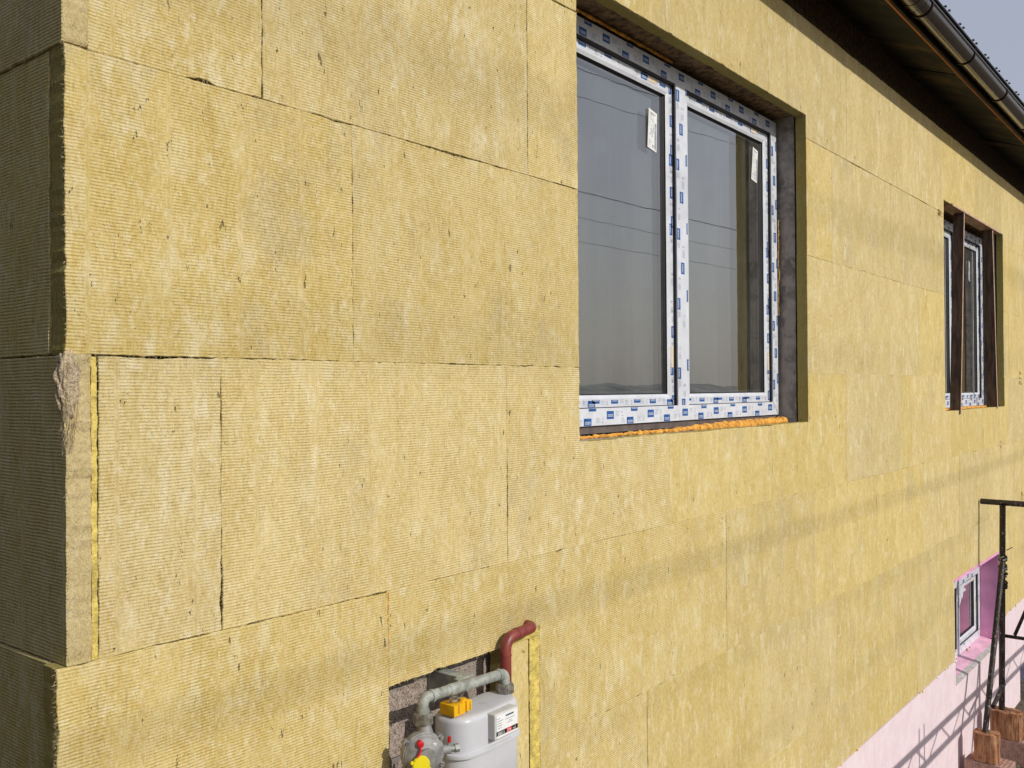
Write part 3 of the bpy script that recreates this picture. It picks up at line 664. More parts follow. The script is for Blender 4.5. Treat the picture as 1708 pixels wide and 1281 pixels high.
# pink base
pb = [0.0, 1.0, 2.24, 3.49, 4.74, 5.99, 7.24, 8.49, 9.74, 11.0, ENDX]
for i in range(len(pb)-1):
    for lp in outlines(pb[i]+0.001, pb[i+1]-0.001, -3.25, -2.122, [h for h in (W3, VENT) if h[0] < pb[i+1] and h[1] > pb[i]]):
        mb = MB(); n = len(lp); vs = [(x, -0.004, z) for x, z in lp]+[(x, 0.06, z) for x, z in lp]
        mb.add(vs, [list(range(n))]+[(k, n+k, n+(k+1) % n, (k+1) % n) for k in range(n)], M_PINK); mb.build('base_board', house, loc=(pb[i], 0, -2.122))
rv = MB(); x0, x1, z0, z1 = W3
rv.box(x0+0.003, x1, -0.002, 0.152, z1-0.022, z1-0.001, M_PINKR)
rv.box(x1-0.003, x1+0.022, 0.001, 0.154, z0+0.02, z1-0.023, M_PINKR)
rv.add([(x0+0.003, -0.003, z0), (x1-0.003, -0.003, z0), (x1-0.003, 0.155, z0+0.03), (x0+0.003, 0.155, z0+0.03), (x0+0.003, -0.003, z0-0.03), (x1-0.003, -0.003, z0-0.03)], [(0, 1, 2, 3), (4, 5, 1, 0)], M_PINKS)
rv.build('pink_reveal', house)
gs = MB(); gs.add([(x0+0.01, -0.002, z0+0.002), (x1-0.02, -0.002, z0+0.002), (x1-0.02, 0.035, z0+0.0095), (x0+0.01, 0.045, z0+0.0115)], [(0, 1, 2, 3)], M_GLUE); gs.build('glue_smear', house)
vt = MB(); vt.box(VENT[0]+0.3, VENT[1], 0.1, 0.38, -3.05, -2.75, M_BAG); vt.box(VENT[0], VENT[1], 0.385, 0.39, -3.2, -2.74, M_DARKV); vt.build('vent_film', house)
for _ in range(34):                                      # squeezed foam crumbs along the wool / pink joint
    fb = MB(); x = random.uniform(3.9, 11.5); bm = bmesh.new(); bmesh.ops.create_icosphere(bm, subdivisions=1, radius=random.uniform(0.004, 0.012))
    for v in bm.verts: v.co *= random.uniform(0.7, 1.3)
    z = -2.121+random.uniform(-0.004, 0.003)
    fb.addbm(bm, M_PAPER if random.random() < .4 else M_FOAMY, True, Matrix.Translation((x, -0.004, z))); fb.build('foam_crumb', house, loc=(x, 0, z))
for (x, z, h) in ((8.279, -0.582, 0.10), (9.165, 0.02, 0.13), (9.19, -1.12, 0.10), (6.3, 1.19, 0.04)):
    fb = MB()
    for k in range(7): fb.fibre((x+random.uniform(-.01, .01), 0, z-h/2+k*h/7), (random.uniform(-.3, .3), -1, -0.8), 0.03, 0.012, M_FIB)
    fb.build('wool_shred', house, loc=(x, 0, z))

# ---- eaves
ev = MB(); ev.add([(-0.3, 0.066, 2.08), (ENDX+.3, 0.066, 2.08), (ENDX+.3, -0.292, 1.938), (-0.3, -0.292, 1.938), (-0.3, 0.066, 2.10), (ENDX+.3, 0.066, 2.10), (ENDX+.3, -0.292, 1.958), (-0.3, -0.292, 1.958)],
   [(0, 1, 2, 3), (4, 7, 6, 5), (0, 3, 7, 4), (1, 5, 6, 2)], M_SOFF)
ev.build('soffit', house)
for x in (1.0, 3.3, 5.62, 7.95, 10.3):                    # sagging lap between soffit sheets
    ln = MB(); ln.tube([(x, 0.06, 2.073), (x+0.004, -0.05, 2.027), (x, -0.17, 1.981), (x-0.004, -0.28, 1.937)], 0.004, M_GBR, 6)
    ln.build('soffit_joint', house, loc=(x, 0.06, 2.073))
fa = MB(); fa.box(-0.3, 3.9, -0.3000, -0.293, 1.934, 2.07, M_ORW); fa.box(3.903, 5.52, -0.3010, -0.293, 1.937, 2.07, M_ORW); fa.box(5.523, 8.6, -0.3000, -0.293, 1.932, 2.07, M_ORW); fa.box(8.603, ENDX+.3, -0.3005, -0.293, 1.936, 2.07, M_ORW)
dk = MB(); dk.box(-0.3, ENDX+.3, -0.3085, -0.3015, 1.948, 2.07, M_GBR); dk.build('gap_shade_strip', house)  # black strip paints the shade in the gap between fascia and gutter
fa.build('fascia_board', house)
GC = (-0.368, 2.013); GR = 0.0595
gt = MB(); n = 26
for ro, fl in ((GR, False), (GR-0.002, True)):
    vs = [(x, GC[0]-ro*math.cos(math.pi*j/n), GC[1]-ro*math.sin(math.pi*j/n)) for x in (-0.4, ENDX+.4) for j in range(n+1)]
    gt.add(vs, [((j, j+1, n+2+j, n+1+j) if fl else (j, n+1+j, n+2+j, j+1)) for j in range(n)], M_GUT, True)
gt.tube([(-0.4, GC[0]-GR-0.002, GC[1]+0.002), (ENDX+.4, GC[0]-GR-0.002, GC[1]+0.002)], 0.0065, M_GUT, 14)
gobj = gt.build('gutter', house)
for x in [4.37-2*3, 4.37, 4.37+4*2] : 
    b = MB(); b.add([(xx, GC[0]-(GR+0.0022)*math.cos(math.pi*j/n), GC[1]-(GR+0.0022)*math.sin(math.pi*j/n)) for xx in (x-0.045, x+0.045) for j in range(n+1)], [(j, n+1+j, n+2+j, j+1) for j in range(n)], M_GUT, True)
    b.tube([(x+0.045, GC[0]-(GR+.001)*math.cos(math.pi*j/n), GC[1]-(GR+.001)*math.sin(math.pi*j/n)) for j in range(n+1)], 0.0022, M_GBR, 6)
    b.build('gutter_coupling', gobj)
x = 4.514-0.965*5
while x < ENDX:
    b = MB(); P = [(x, GC[0]-(GR+0.004)*math.cos(math.pi*j/20), GC[1]-(GR+0.004)*math.sin(math.pi*j/20)) for j in range(21)]
    b.tube([(x, GC[0]-GR-0.004, GC[1]+0.014)]+P+[(x, GC[0]+GR+0.004, GC[1]+0.05)], 0.0042, M_GBR, 8)
    b.tube([(x-0.006, GC[0]-GR-0.006, GC[1]+0.012), (x+0.02, GC[0]-GR+0.01, GC[1]+0.02)], 0.007, M_GBR, 8); b.build('gutter_bracket', gobj); x += 0.965
rf = MB(); ye, ze = -0.378, 2.125
xs = [-0.5+0.0305*i for i in range(int(13.4/0.0305)+1)]
def wz(x): 
    f = (x/0.183) % 1; return 0.018*max(0, math.cos(2*math.pi*f))**2
up = [(x, ye, ze+wz(x)) for x in xs]; up2 = [(x, 5.0, ze+wz(x)+(5.0-ye)*0.46) for x in xs]; dn = [(x, ye, ze+wz(x)-0.004) for x in xs]; k = len(xs)
rf.add(up+up2+dn, [(i, i+1, k+i+1, k+i) for i in range(k-1)]+[(2*k+i, 2*k+i+1, i+1, i) for i in range(k-1)], M_ROOFM, True)
rf.add([(-0.5, ye+0.01, ze-0.012), (ENDX+.4, ye+0.01, ze-0.012), (ENDX+.4, 5.0, ze-0.02+(5.0-ye)*0.46), (-0.5, 5.0, ze-0.02+(5.0-ye)*0.46)], [(0, 3, 2, 1)], M_ROOFM)
rf.tube([(-0.5, ye-0.002, ze+0.001), (ENDX+.4, ye-0.002, ze+0.001)], 0.0085, M_ROOFM, 10)
rfo = rf.build('roof', house)
x = 3.6
while x < ENDX:
    for dx in (0.0, 0.085):
        sb = MB(); sb.lathe([(0.001, 0.0), (0.009, 0.002), (0.009, 0.008), (0.004, 0.013)], (x+dx, ye-0.004, ze+0.016+dx*0.03), (0, -0.6, 0.8), M_ROOFM, 8)
        sb.build('roof_screw', rfo, loc=(x+dx, ye, ze+0.016))
    x += 0.34
# ------------------------------------------------------------------ gas installation
PY = -0.08
def lcl(o, c): return o
# galvanised pipe
P0 = Vector((0.889, PY, -0.877)); P1 = Vector((1.226, PY, -0.891)); rp = 0.0145
gp = MB(); dx = (P1-P0).normalized(); dn_ = Vector((0, 0, -1))
Rb = 0.0175
path = [P0+Vector((0, 0, -0.05))] + arc(P0+Vector((Rb, 0, -Rb)), (-1, 0, 0), (0, 0, 1), Rb) + arc(P1+Vector((-Rb, 0, -Rb)), (0, 0, 1), (1, 0, 0), Rb) + [P1+Vector((0, 0, -0.034))]
gp.tube(path, rp, M_GALV, 24)
for (a, b, rr) in ((P0+Vector((0.026, 0, -0.001)), P0+Vector((0.036, 0, -0.0015)), 0.0172), (P0+Vector((0, 0, -0.036)), P0+Vector((0, 0, -0.026)), 0.0170), (P1+Vector((-0.032, 0, 0.001)), P1+Vector((-0.024, 0, 0.001)), 0.0165), (Vector((0.985, PY, -0.8810)), Vector((1.030, PY, -0.8830)), 0.0162)):
    gp.tube([a, b], rr, M_GALV, 24)
gpo = gp.build('gas_pipe', None, loc=tuple(P0))
tag(gpo, 'grey galvanised gas pipe with two elbows running above the gas meter', 'pipe')
def hexnut(c, r, h, m, name, parent):
    mb = MB(); bm = bmesh.new(); bmesh.ops.create_cone(bm, cap_ends=True, segments=6, radius1=r, radius2=r, depth=h)
    bmesh.ops.bevel(bm, geom=bm.edges[:], offset=0.0022, segments=2, affect='EDGES'); mb.addbm(bm, m, False, Matrix.Translation(c) @ Matrix.Rotation(0.4, 4, 'Z'))
    return mb.build(name, parent)
hexnut((0.889, PY, -0.928), 0.028, 0.030, M_NUT, 'union_nut', gpo)
hexnut((P1.x, PY, -0.934), 0.028, 0.027, M_NUT, 'union_nut', gpo)
# red pipe
rd = MB(); ry = -0.031; x0 = 1.291; zc = -0.812; rr_ = 0.0172; Rb = 0.036
path = [(x0, ry, -1.30), (x0, ry, -1.0)] + arc((x0+Rb, ry, zc-Rb), (-1, 0, 0), (0, 0, 1), Rb) + arc((1.432-0.026, ry+0.026, zc+0.004), (0, -1, 0), (1, 0, 0), 0.026)[0:] + [(1.432, 0.03, zc+0.004), (1.432, 0.066, zc+0.004)]
rd.tube(path, rr_, M_RED, 24)
for a, b in (((x0, ry, -0.865), (x0, ry, -0.861)), ((x0+0.05, ry, zc+.001), (x0+0.054, ry, zc+.001))): rd.tube([a, b], 0.0182, M_RED, 24)
tag(rd.build('gas_riser', None, loc=(x0, ry, -1.3)), 'red oxide painted gas pipe bending into the wall beside the meter', 'pipe')
# bracket
br = MB(); br.box(1.058, 1.061, -0.045, 0.067, -0.955, -0.868, M_GALV); br.box(1.0612, 1.098, -0.045, 0.067, -0.871, -0.868, M_GALV); br.box(1.0612, 1.098, 0.063, 0.0665, -0.955, -0.8712, M_GALV)
br.box(1.045, 1.112, -0.062, -0.046, -0.874, -0.8705, M_GALV)
tag(br.build('pipe_bracket', None, loc=(1.06, 0.06, -0.91)), 'bent sheet steel bracket fixed to the block wall behind the pipe', 'bracket')
# meter
MX, MY = 1.101, -0.080
meter = empty('gas_meter', (MX, MY, -1.215)); tag(meter, 'light grey domestic gas meter with index window and yellow seal', 'gas meter')
def rrect(cx, cy, w_, d_, r, n=8, bulge=0.0):
    P = []
    for (sx, sy, a0) in ((1, 1, 0), (-1, 1, 90), (-1, -1, 180), (1, -1, 270)):
        for i in range(n+1):
            a = R(a0+90*i/n); P.append((cx+sx*(w_/2-r)+r*math.cos(a), cy+sy*(d_/2-r)+r*math.sin(a)))
    # bulging front
    Q = []
    for k in range(len(P)):
        Q.append(P[k]); a, b = P[k], P[(k+1) % len(P)]
        if abs(a[0]-b[0]) > 0.05:
            for t in range(1, 10): Q.append((a[0]+(b[0]-a[0])*t/10, a[1]+(b[1]-a[1])*t/10))
    return [(x, y-(bulge*(1-((x-cx)/(w_/2))**2) if y < cy else 0)) for x, y in Q]
def loft(mb, rings, m):
    n = len(rings[0][0]); vs = [(x, y, z) for P, z in rings for x, y in P]; fs = [(k*n+i, k*n+(i+1) % n, (k+1)*n+(i+1) % n, (k+1)*n+i) for k in range(len(rings)-1) for i in range(n)]
    fs.append(list(range(n))[::-1]); fs.append([(len(rings)-1)*n+i for i in range(n)]); mb.add(vs, fs, m, True)
WM, DM = 0.272, 0.112
sec = lambda e, z: (rrect(MX, MY, WM-2*e, DM-2*e, 0.046-e*0.6, 8, 0.013), z)
mt = MB(); loft(mt, [sec(0.000, -1.045), sec(0.000, -0.962), sec(0.0015, -0.955), sec(0.0055, -0.9495), sec(0.012, -0.9475), sec(0.022, -0.9465)], M_METER)
mt.build('upper_case', meter, smooth_angle=40)
mt = MB(); loft(mt, [sec(0.020, -1.214), sec(0.008, -1.211), sec(0.002, -1.202), sec(0.0, -1.19), sec(0.000, -1.049)], M_METER); mt.build('lower_case', meter, smooth_angle=40)
mt = MB(); loft(mt, [sec(-0.002, -1.0535), sec(-0.0065, -1.052), sec(-0.0075, -1.0465), sec(-0.0065, -1.0415), sec(-0.002, -1.0395)], M_METER); mt.build('seam_flange', meter, smooth_angle=50)
fy = MY-DM/2-0.013
ib = MB(); ib.bbox(1.083, 1.184, -0.172, fy+0.012, -1.021, -0.951, M_MTOP, 0.004); ib.v = [(x-0.013, y, z) for x, y, z in ib.v]
ibo = ib.build('index_box', meter)
fp = MB(); yy = -0.1732
fp.box(1.0885, 1.1800, yy, yy+0.0008, -1.0165, -0.9555, M_PAPER)
fp.box(1.0885, 1.1800, yy-0.0006, yy-0.0002, -1.0105, -0.9985, M_BLK)
def txt(x, z, L, h=0.0016, n=6, m=M_INK, y=yy-0.0008, rnd=random):
    s = x
    while s < x+L:
        wdt = rnd.uniform(0.0012, 0.004); fp.box(s, min(s+wdt, x+L), y-0.0002, y, z, z+h, m); s += wdt+0.0009
for k in range(5): txt(1.0905, -0.965-k*0.0065, random.uniform(0.012, 0.026), 0.0014, m=M_INK)
txt(1.128, -0.9655, 0.034, 0.0045); txt(1.126, -0.9735, 0.040, 0.0012); txt(1.135, -0.9845, 0.022, 0.0012); txt(1.142, -0.9800, 0.012, 0.0012)
fp.box(1.0900, 1.1300, yy-0.0010, yy-0.0006, -1.0100, -0.9990, M_BLK); fp.box(1.1305, 1.1545, yy-0.0010, yy-0.0006, -1.0103, -0.9987, M_REDP); fp.box(1.1555, 1.178, yy-0.0010, yy-0.0006, -1.0095, -0.9995, M_BLK)
fp.v = [(x-0.013, y, z) for x, y, z in fp.v]
fpo = fp.build('index_plate', ibo)
def text(body, size, loc, mat, parent, name='lettering'):
    cu = bpy.data.curves.new(name, 'FONT'); cu.body = body; cu.size = size; cu.extrude = 0.0002
    t = bpy.data.objects.new(name, cu); col.objects.link(t); dg = bpy.context.evaluated_depsgraph_get(); me = bpy.data.meshes.new_from_object(t.evaluated_get(dg)); bpy.data.objects.remove(t)
    me.transform(Matrix.Translation(loc) @ Matrix.Rotation(R(90), 4, 'X')); me.materials.append(mat); return me
def textmb(mb, *a):
    me = text(*a, None); mb.add([v.co for v in me.vertices], [list(p.vertices) for p in me.polygons], a[3])
nb = MB(); textmb(nb, '00013', 0.0115, (1.0925, yy-0.0012, -1.0088), M_PAPER); textmb(nb, '574', 0.0115, (1.1325, yy-0.0012, -1.0088), M_PAPER); textmb(nb, 'm3', 0.0095, (1.158, yy-0.0012, -1.0082), M_PAPER)
nb.v = [(x-0.013, y, z) for x, y, z in nb.v]
nb.build('index_digits', ibo)
sn = MB(); sn.lathe([(0.0148, 0), (0.0148, 0.035)], (1.000, MY, -0.950), (0, 0, 1), M_NUT, 20); sn.lathe([(0.016, 0), (0.016, 0.014)], (1.226, MY, -0.950), (0, 0, 1), M_NUT, 20); sn.build('connection_stub', meter)
ys = MB()
ys.bbox(0.972, 1.018, MY-0.034, MY+0.020, -0.943, -0.913, M_ORP, 0.003); ys.bbox(1.018, 1.040, MY-0.038, MY-0.010, -0.939, -0.911, M_ORP, 0.003)
ys.tube([(1.020, MY-0.02, -0.940), (1.020, MY-0.02, -0.906)], 0.010, M_ORP, 14)
yso = ys.build('seal_clamp', meter, smooth_angle=30)
yt = MB()
for (xa, yf_) in ((0.988, MY-0.0342), (1.0290, MY-0.0382)):
    for k in range(7): yt.box(xa, xa+0.0045, yf_-0.0004, yf_+0.0002, -0.9365+k*0.0034, -0.9350+k*0.0034, M_BLK)
yt.build('seal_marking', yso)
wr = MB()
for k in range(6):
    c = Vector((1.000, MY-0.012, -0.905)); wr.tube([c+Vector((0.022*math.cos(t*0.9+k), 0.012*math.sin(t*0.9+k), 0.004*math.sin(t*2+k)+0.002*k-.004)) for t in range(8)], 0.0007, M_NUT, 5)
wr.tube([(1.02, MY-0.02, -0.90), (1.034, MY-0.026, -0.872), (1.037, MY-0.027, -0.868)], 0.0008, M_NUT, 5)
wr.build('seal_wire', yso)
# regulator
GX, GY, GZ = 0.868, -0.098, -1.008
reg = empty('gas_regulator', (GX, GY, GZ-0.06)); tag(reg, 'round cast aluminium gas pressure regulator with yellow cap left of the meter', 'gas regulator')
RA = R(27); AX = Vector((math.sin(RA), math.cos(RA), 0)); UX = Vector((math.cos(RA), -math.sin(RA), 0)); G0 = Vector((GX, GY, GZ))
rp_ = lambda u, v, w: G0 + UX*u + Vector((0, 0, v)) + AX*w
b = MB(); b.lathe([(0.020, 0.045), (0.042, 0.040), (0.051, 0.026), (0.052, 0.010), (0.0562, 0.009), (0.0567, -0.002), (0.0555, -0.009), (0.0535, -0.010), (0.052, -0.0135), (0.049, -0.015), (0.047, -0.019), (0.040, -0.025), (0.026, -0.029), (0.0235, -0.030), (0.0225, -0.036), (0.010, -0.037)], G0, AX, M_ALU, 48)
for a in (38, 142, 215, 325):
    e = rp_(0.058*math.cos(R(a)), 0.058*math.sin(R(a)), -0.002); b.lathe([(0.0085, -0.008), (0.0085, 0.008)], e, AX, M_ALU, 16); b.lathe([(0.0045, -0.012), (0.0045, 0.012)], e, AX, M_NUT, 8)
for a in range(0, 360, 45): b.tube([rp_(0.027*math.cos(R(a)), 0.027*math.sin(R(a)), -0.0275), rp_(0.047*math.cos(R(a)), 0.047*math.sin(R(a)), -0.0185)], 0.0014, M_ALU, 6)
b.tube([rp_(0.012, 0.042, 0.006), Vector((0.886, GY+0.012, GZ+0.066)), Vector((0.889, PY, -0.955))], 0, M_ALU, 20, True, [0.020, 0.0165, 0.0155])
b.tube([rp_(0.045, 0, 0.002), rp_(0.075, -0.002, 0.002)], 0.0125, M_ALU, 18)
b.build('regulator_body', reg, smooth_angle=40)
b = MB(); b.lathe([(0.0165, 0), (0.0168, 0.014)], (0.889, PY, -0.960), (0, 0, 1), M_BRASS, 28); b.build('brass_collar', reg, smooth_angle=40)
b = MB(); b.lathe([(0.010, -0.006), (0.0215, -0.005), (0.0232, -0.002), (0.0232, 0.003), (0.0, 0.003)], rp_(-0.018, -0.013, -0.040), AX, M_YELP, 32)
for a in (158, -28): b.lathe([(0.0042, -0.003), (0.0042, 0.002)], rp_(-0.018+0.0255*math.cos(R(a)), -0.013+0.0255*math.sin(R(a)), -0.040), AX, M_YELP, 10)
b.build('yellow_cap', reg, smooth_angle=40)
b = MB(); b.lathe([(0.004, -0.010), (0.0085, -0.008), (0.009, 0.0), (0.008, 0.006)], rp_(-0.016, 0.036, -0.026), AX, M_REDP, 20)
b.tube([rp_(-0.016, 0.030, -0.033), rp_(-0.018, 0.020, -0.037), rp_(-0.021, 0.014, -0.038), rp_(-0.028, 0.007, -0.041)], 0.0028, M_REDP, 10)
b.build('red_plug', reg, smooth_angle=40)
def patch(mb, u0, u1, v0, v1, w, m): mb.add([rp_(u0, v0, w), rp_(u1, v0, w), rp_(u1, v1, w), rp_(u0, v1, w), rp_(u0, v0, w+0.0006), rp_(u1, v0, w+0.0006), rp_(u1, v1, w+0.0006), rp_(u0, v1, w+0.0006)], [(0, 1, 2, 3), (7, 6, 5, 4), (0, 4, 5, 1), (2, 6, 7, 3), (0, 3, 7, 4), (1, 5, 6, 2)], m)
b = MB(); patch(b, 0.014, 0.028, 0.016, 0.031, -0.0262, M_PAPER)
for k in range(4): patch(b, 0.016, 0.026-random.uniform(0, .004), 0.0185+k*0.003, 0.0198+k*0.003, -0.0270, M_GREYP)
b.build('small_sticker', reg)
b = MB(); b.tube([rp_(0.075, -0.002, 0.002), rp_(0.088, -0.002, 0.002)], 0.0085, M_GALV, 14); b.tube([rp_(0.088, -0.002, 0.002), rp_(0.100, -0.002, 0.002)], 0.0115, M_GALV, 6)
b.tube([rp_(0.070, 0.006, 0), rp_(0.072, 0.018, -0.002)], 0.004, M_GALV, 10); b.tube([rp_(0.072, 0.018, -0.002), rp_(0.073, 0.032, -0.003)], 0, M_REDP, 12, True, [0.0050, 0.0043]); b.build('side_port', reg)

# ------------------------------------------------------------------ planks in the second window
def plank(pts, name, label, m=M_WOOD_SHADED, medge=M_WOOD_LIT):
    """pts: 4 corners (x,z) bottom-left, bottom-right, top-right, top-left seen from the front, y range"""
    (q, y0, y1) = pts; mb = MB(); vs = [(x, y0, z) for x, z in q]+[(x, y1, z) for x, z in q]
    mb.add(vs, [(0, 1, 2, 3)], medge); mb.add(vs, [(4, 7, 6, 5), (0, 3, 7, 4), (1, 5, 6, 2), (0, 4, 5, 1), (3, 2, 6, 7)], m)
    return tag(mb.build(name, None, loc=(q[0][0], y0, q[0][1])), label, 'plank', 'planks standing in the far window')
plank((((6.838, -0.285), (6.860, -0.285), (7.030, 1.282), (7.008, 1.282)), -0.012, 0.066), 'wooden_plank', 'rough dark plank crossing the middle of the far window, nearest to the camera')
plank((((8.148, -0.268), (8.172, -0.268), (8.045, 1.282), (8.021, 1.282)), -0.008, 0.078), 'wooden_plank', 'rough dark knotty plank at the right side of the far window')
plank((((6.64, 1.284), (8.30, 1.284), (8.30, 1.299), (6.64, 1.299)), -0.016, 0.085), 'wooden_plank', 'light board lying flat under the head of the far window', M_WOODT)

# ------------------------------------------------------------------ scaffold trestle
SX = 7.455
tr = empty('scaffold_trestle', (SX, -0.7, -2.66)); tag(tr, 'black steel scaffold trestle spattered with white plaster standing before the basement window', 'scaffold trestle')
def bar(a, b, r, name='leg', n=14, sq=False):
    mb = MB(); mb.tube([a, b], r*(1.2 if sq else 1), M_SCAF, 4 if sq else n); return mb.build(name, tr, loc=a)
bar((SX, -0.012, -1.010), (SX, -1.45, -1.022), 0.019, 'top_beam', sq=True)
bar((SX-0.075, -0.168, -2.655), (SX, -0.175, -1.03), 0.023)                     # upright next to the wall
mbp = bar((6.765, -0.175, -2.655), (SX-0.02, -0.176, -1.46), 0.021)            # raking leg
bar((SX-0.03, -1.40, -3.05), (SX, -1.40, -1.03), 0.021)
bar((6.75, -1.40, -3.05), (SX-0.02, -1.40, -1.46), 0.021)
bar((SX-0.02, -0.17, -2.075), (SX-0.02, -1.40, -2.085), 0.014, 'rung')
bar((SX-0.01, -0.255, -2.06), (SX, -0.62, -1.10), 0.013, 'brace'); bar((SX-0.01, -1.32, -2.06), (SX, -0.85, -1.10), 0.013, 'brace')
bar((7.03, -0.176, -2.535), (SX-0.07, -0.182, -2.45), 0.017, 'strut'); bar((7.03, -1.4, -2.535), (SX-0.05, -1.4, -2.45), 0.017, 'strut')
kn = MB()
for k in range(26):
    a = random.uniform(0, 6.3); z = -1.46-random.random()**1.4*0.24; tl = random.uniform(-.02, .02)
    kn.tube([(SX-0.020+0.029*math.cos(a+t), -0.176+0.029*math.sin(a+t), z+tl*t) for t in (0, .6, 1.2, 1.8, 2.4)], random.uniform(0.004, 0.009), M_SCAF if k % 5 else M_GALV, 6)
kn.tube([(SX-0.05, -0.18, -1.42), (SX-0.085, -0.21, -1.435)], 0.004, M_GBR, 6); kn.tube([(SX+0.0, -0.2, -1.39), (SX+0.04, -0.235, -1.37)], 0.004, M_GBR, 6)
kn.build('wire_lashing', tr)
# scaffold beam resting beyond (its lattice throws the shadow on the base)
lb = empty('lattice_beam', (8.0, -1.25, -1.9)); tag(lb, 'steel lattice scaffold beam lying along the wall outside the trestle', 'scaffold beam')
def lbar(a, b, r, name):
    mb = MB(); mb.tube([a, b], r, M_SCAF, 10); return mb.build(name, lb, loc=a)
yb_ = -1.25
lbar((5.1, yb_, -1.70), (12.0, yb_, -1.93), 0.022, 'chord'); lbar((5.1, yb_, -1.86), (12.0, yb_, -2.09), 0.022, 'chord')
for k in range(11):
    xa = 5.3+0.62*k; dz = -0.0333*(xa-5.1)
    lbar((xa, yb_, -1.86+dz), (xa+0.3, yb_, -1.70+dz), 0.008, 'web_rod')
    lbar((xa+0.3, yb_, -1.70+dz), (xa+0.6, yb_, -1.88+dz), 0.008, 'web_rod')
for xa in (5.71, 5.83): lbar((xa, yb_+0.02, -3.05), (xa, yb_+0.02, -1.62), 0.012, 'upright')

def split_log(cx, cy, z0, z1, wx, wy, label, seed):
    mb = MB(); bm = bmesh.new(); n = 30; P = []
    for i in range(n):
        a = 2*math.pi*i/n; ca, sa = math.cos(a), math.sin(a); q = (abs(ca)**3.2+abs(sa)**3.2)**(-1/3.2)
        P.append((ca*q*wx/2, sa*q*wy/2))
    nz = 10; vs = []
    for j in range(nz+1):
        for i, (x, y) in enumerate(P):
            k = 1+0.10*noise.noise(Vector((x*60, y*60, seed)))+0.07*noise.noise(Vector((x*30, y*30, j*0.25+seed)))
            vs.append((cx+x*k, cy+y*k, z0+(z1-z0)*j/nz+(0.012*noise.noise(Vector((x*18, y*18, seed+4))) if j == nz else 0)))
    fs = [(j*n+i, j*n+(i+1) % n, (j+1)*n+(i+1) % n, (j+1)*n+i) for j in range(nz) for i in range(n)]; fs.append([nz*n+i for i in range(n)]); fs.append(list(range(n))[::-1])
    mb.add(vs, fs, M_LOG); tag(mb.build('split_log', None, loc=(cx, cy, z0)), label, 'log', 'logs under the trestle legs')
split_log(7.385, -0.205, -2.857, -2.655, 0.17, 0.225, 'split log block under the upright scaffold leg, on a clay block', 3)
split_log(6.765, -0.185, -2.857, -2.652, 0.14, 0.17, 'reddish split log block under the raking scaffold leg', 9)
def clay(cx, cy, lx, ly, label, rot):
    mb = MB(); h = 0.19; z0 = -3.052; z1 = z0+h
    mb.bbox(-lx/2, lx/2, -ly/2, ly/2, 0, h-0.004, M_BRICK, 0.003)
    # grooved faces and a holed top
    k = int(ly/0.02)
    for i in range(k): 
        for sx in (-1, 1): mb.box(sx*lx/2-0.002, sx*lx/2+0.002, -ly/2+0.004+i*ly/k, -ly/2+0.004+i*ly/k+0.010, 0.004, h-0.008, M_BRICK)
    k = int(lx/0.02)
    for i in range(k):
        for sy in (-1, 1): mb.box(-lx/2+0.004+i*lx/k, -lx/2+0.014+i*lx/k, sy*ly/2-0.002, sy*ly/2+0.002, 0.004, h-0.008, M_BRICK)
    nx, ny = int(lx/0.028), int(ly/0.028)
    for i in range(nx+1):
        xx = -lx/2+i*lx/nx; mb.box(max(-lx/2, xx-0.004), min(lx/2, xx+0.004), -ly/2+.001, ly/2-.001, h-0.005, h, M_BRICK)
    for j in range(ny+1):
        yy_ = -ly/2+j*ly/ny; mb.box(-lx/2+.001, lx/2-.001, max(-ly/2, yy_-0.004), min(ly/2, yy_+0.004), h-0.005, h-0.0006, M_BRICK)
    o = mb.build('clay_block', None); o.location = (cx, cy, z0); o.rotation_euler = (0, 0, R(rot)); tag(o, label, 'clay block', 'clay blocks on the ground under the logs')
clay(7.40, -0.235, 0.20, 0.34, 'hollow clay block carrying the log of the upright leg', 4)
clay(6.79, -0.20, 0.19, 0.30, 'hollow clay block carrying the log of the raking leg', -3)

# ------------------------------------------------------------------ gravel, grass
gv = MB()
for _ in range(2600):
    x = random.uniform(6.5, 13); y = -0.08-abs(random.gauss(0.5, 0.6)); rr0 = random.uniform(0.006, 0.022); a = random.uniform(0, 6.3)
    if y < -3: continue
    vs = []; 
    for (px, py, pz) in ((1, 0, 0), (0, 1, 0), (-1, 0, 0), (0, -1, 0), (0, 0, 1), (.6, .6, .6), (-.6, .5, .5), (-.5, -.6, .6), (.5, -.6, .5)):
        k = rr0*random.uniform(0.75, 1.2); vs.append((x+(px*math.cos(a)-py*math.sin(a))*k, y+(px*math.sin(a)+py*math.cos(a))*k*0.8, -3.05+pz*k*0.7))
    gv.add(vs, [(0, 5, 8), (0, 1, 5), (1, 6, 5), (1, 2, 6), (2, 7, 6), (2, 3, 7), (3, 8, 7), (3, 0, 8), (4, 8, 5), (4, 5, 6), (4, 6, 7), (4, 7, 8)], M_GRAV)
tag(gv.build('gravel', None), kind='stuff', label='loose tan gravel along the foot of the wall', cat='gravel')
gg = MB()
for _ in range(900):
    x = 8.1+random.gauss(0, 0.25); y = -0.62+random.gauss(0, 0.14)
    gg.fibre((x, y, -3.05), (random.uniform(-.5, .5), random.uniform(-.5, .5), 1), random.uniform(0.06, 0.16), 0.006, M_GRASS, 0.35)
tag(gg.build('grass', None), kind='stuff', label='green grass tuft in the gravel', cat='grass')

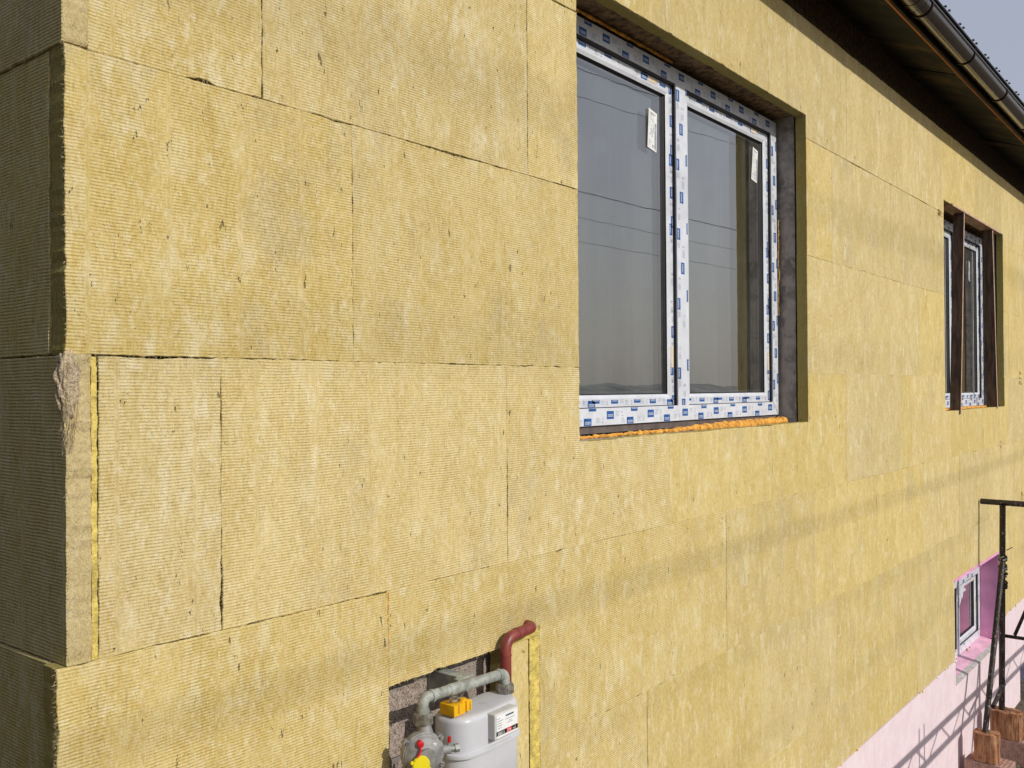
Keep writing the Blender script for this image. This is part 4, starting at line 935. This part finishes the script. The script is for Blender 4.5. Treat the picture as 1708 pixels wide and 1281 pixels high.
# ------------------------------------------------------------------ overhead cables (seen in the panes, shading the wall)
def cable(x0, x1, y, zm, sag, r, xm, label, slope=0.0, dy=0.0):
    P = []
    for i in range(61):
        x = x0+(x1-x0)*i/60; t = (x-xm)/(x1-x0)*2; P.append((x, y+dy*t, zm+sag*t*t+slope*(x-xm)))
    mb = MB(); mb.tube(P, r, M_CABLE, 8); tag(mb.build('power_cable', None, loc=(0, y, zm)), label, 'cable', 'overhead power cables')
cable(-22, 44, -6.5, 3.13, 0.9, 0.0075, 3, 'thickest and highest of the lower overhead cables reflected in the window')
cable(-22, 44, -6.6, 2.72, 0.95, 0.0035, 3, 'thin middle one of the lower overhead cables reflected in the window')
cable(-22, 44, -6.7, 2.35, 0.85, 0.0035, 3, 'thin lowest overhead cable reflected in the window')
cable(-26, 50, -12, 8.05, 1.9, 0.011, 0, 'thick high overhead cable reflected near the top of the window')
cable(-26, 50, -12.3, 7.45, 1.9, 0.007, 0, 'thinner high overhead cable reflected below the top one')

# far hedge and a bare tree, seen only in the panes
hl = MB(); k = 240; V = []
for i in range(k+1):
    x = -500+2000*i/k; h = 6+3*noise.noise(Vector((x*0.006, 3, 1)))+2.5*noise.noise(Vector((x*0.03, 5, 1)))+1.4*noise.noise(Vector((x*0.11, 7, 1)))
    V += [(x, -298, -3.2), (x, -330, -3.05+h), (x, -420, -3.2)]
hl.add(V, [(3*i, 3*i+3, 3*i+4, 3*i+1) for i in range(k)]+[(3*i+1, 3*i+4, 3*i+5, 3*i+2) for i in range(k)], simple('hazy_hill', (0.24, 0.245, 0.24), 0.95, var=0.2, scale=0.05))
tag(hl.build('hills', None), kind='structure')
def bare_tree(x, y, H, label):
    root = empty('bare_tree', (x, y, -3.05)); tag(root, label, 'tree'); tk = MB(); cr = MB()
    def grow(mb, p, d, L, r, lv):
        q = p+d*L; mb.tube([p, q], 0, M_TREE, 6, False, [r, r*0.65])
        if lv == 0: return
        for _ in range(3 if lv > 1 else 4):
            dd = (d+Vector((random.uniform(-.8, .8), random.uniform(-.8, .8), random.uniform(-.2, .6)))).normalized(); grow(cr, q if random.random() < .6 else p+d*L*0.7, dd, L*random.uniform(0.55, 0.8), r*0.55, lv-1)
    grow(tk, Vector((x, y, -3.05)), Vector((0, 0, 1)), H*0.35, H*0.02, 6)
    tk.build('trunk', root, loc=(x, y, -3.05)); cr.build('crown', root, loc=(x, y, -3.05))
bare_tree(80, -55, 5.2, 'bare leafless tree standing in the field opposite the house')

nh = empty('added_shade_house', (-8.0, 2.0, -3.05)); tag(nh, 'unseen dark house shape added left beyond the gable to shade it', 'house')  # unseen house shape, added only to darken the gable and window reveals
b = MB(); b.box(-12.0, -4.6, -2.5, 12.0, -3.05, 3.6, simple('shade_house_dark', (0.07, 0.045, 0.035), 0.9, var=0.3, scale=6)); b.build('wall', nh, loc=(-8, 2, -3.05))
b = MB(); b.add([(-12.4, -2.9, 3.6), (-4.2, -2.9, 3.6), (-4.2, 12.4, 3.6), (-12.4, 12.4, 3.6), (-8.3, -2.9, 6.4), (-8.3, 12.4, 6.4)], [(0, 1, 4), (1, 2, 5, 4), (2, 3, 5), (3, 0, 4, 5), (0, 3, 2, 1)], M_ROOFM); b.build('roof', nh, loc=(-8, 2, 3.6))
for yy_ in (0.0, 3.4, 6.8): 
    b = MB(); b.box(-4.6, -4.56, yy_, yy_+1.2, -0.6, 0.8, M_GASK); b.build('window', nh, loc=(-4.6, yy_, -0.6))

# ------------------------------------------------------------------ lift everything so the ground lies at height zero
for o in list(col.objects):
    if o.parent is None and o.type in ('MESH', 'EMPTY'): o.location.z += ZO
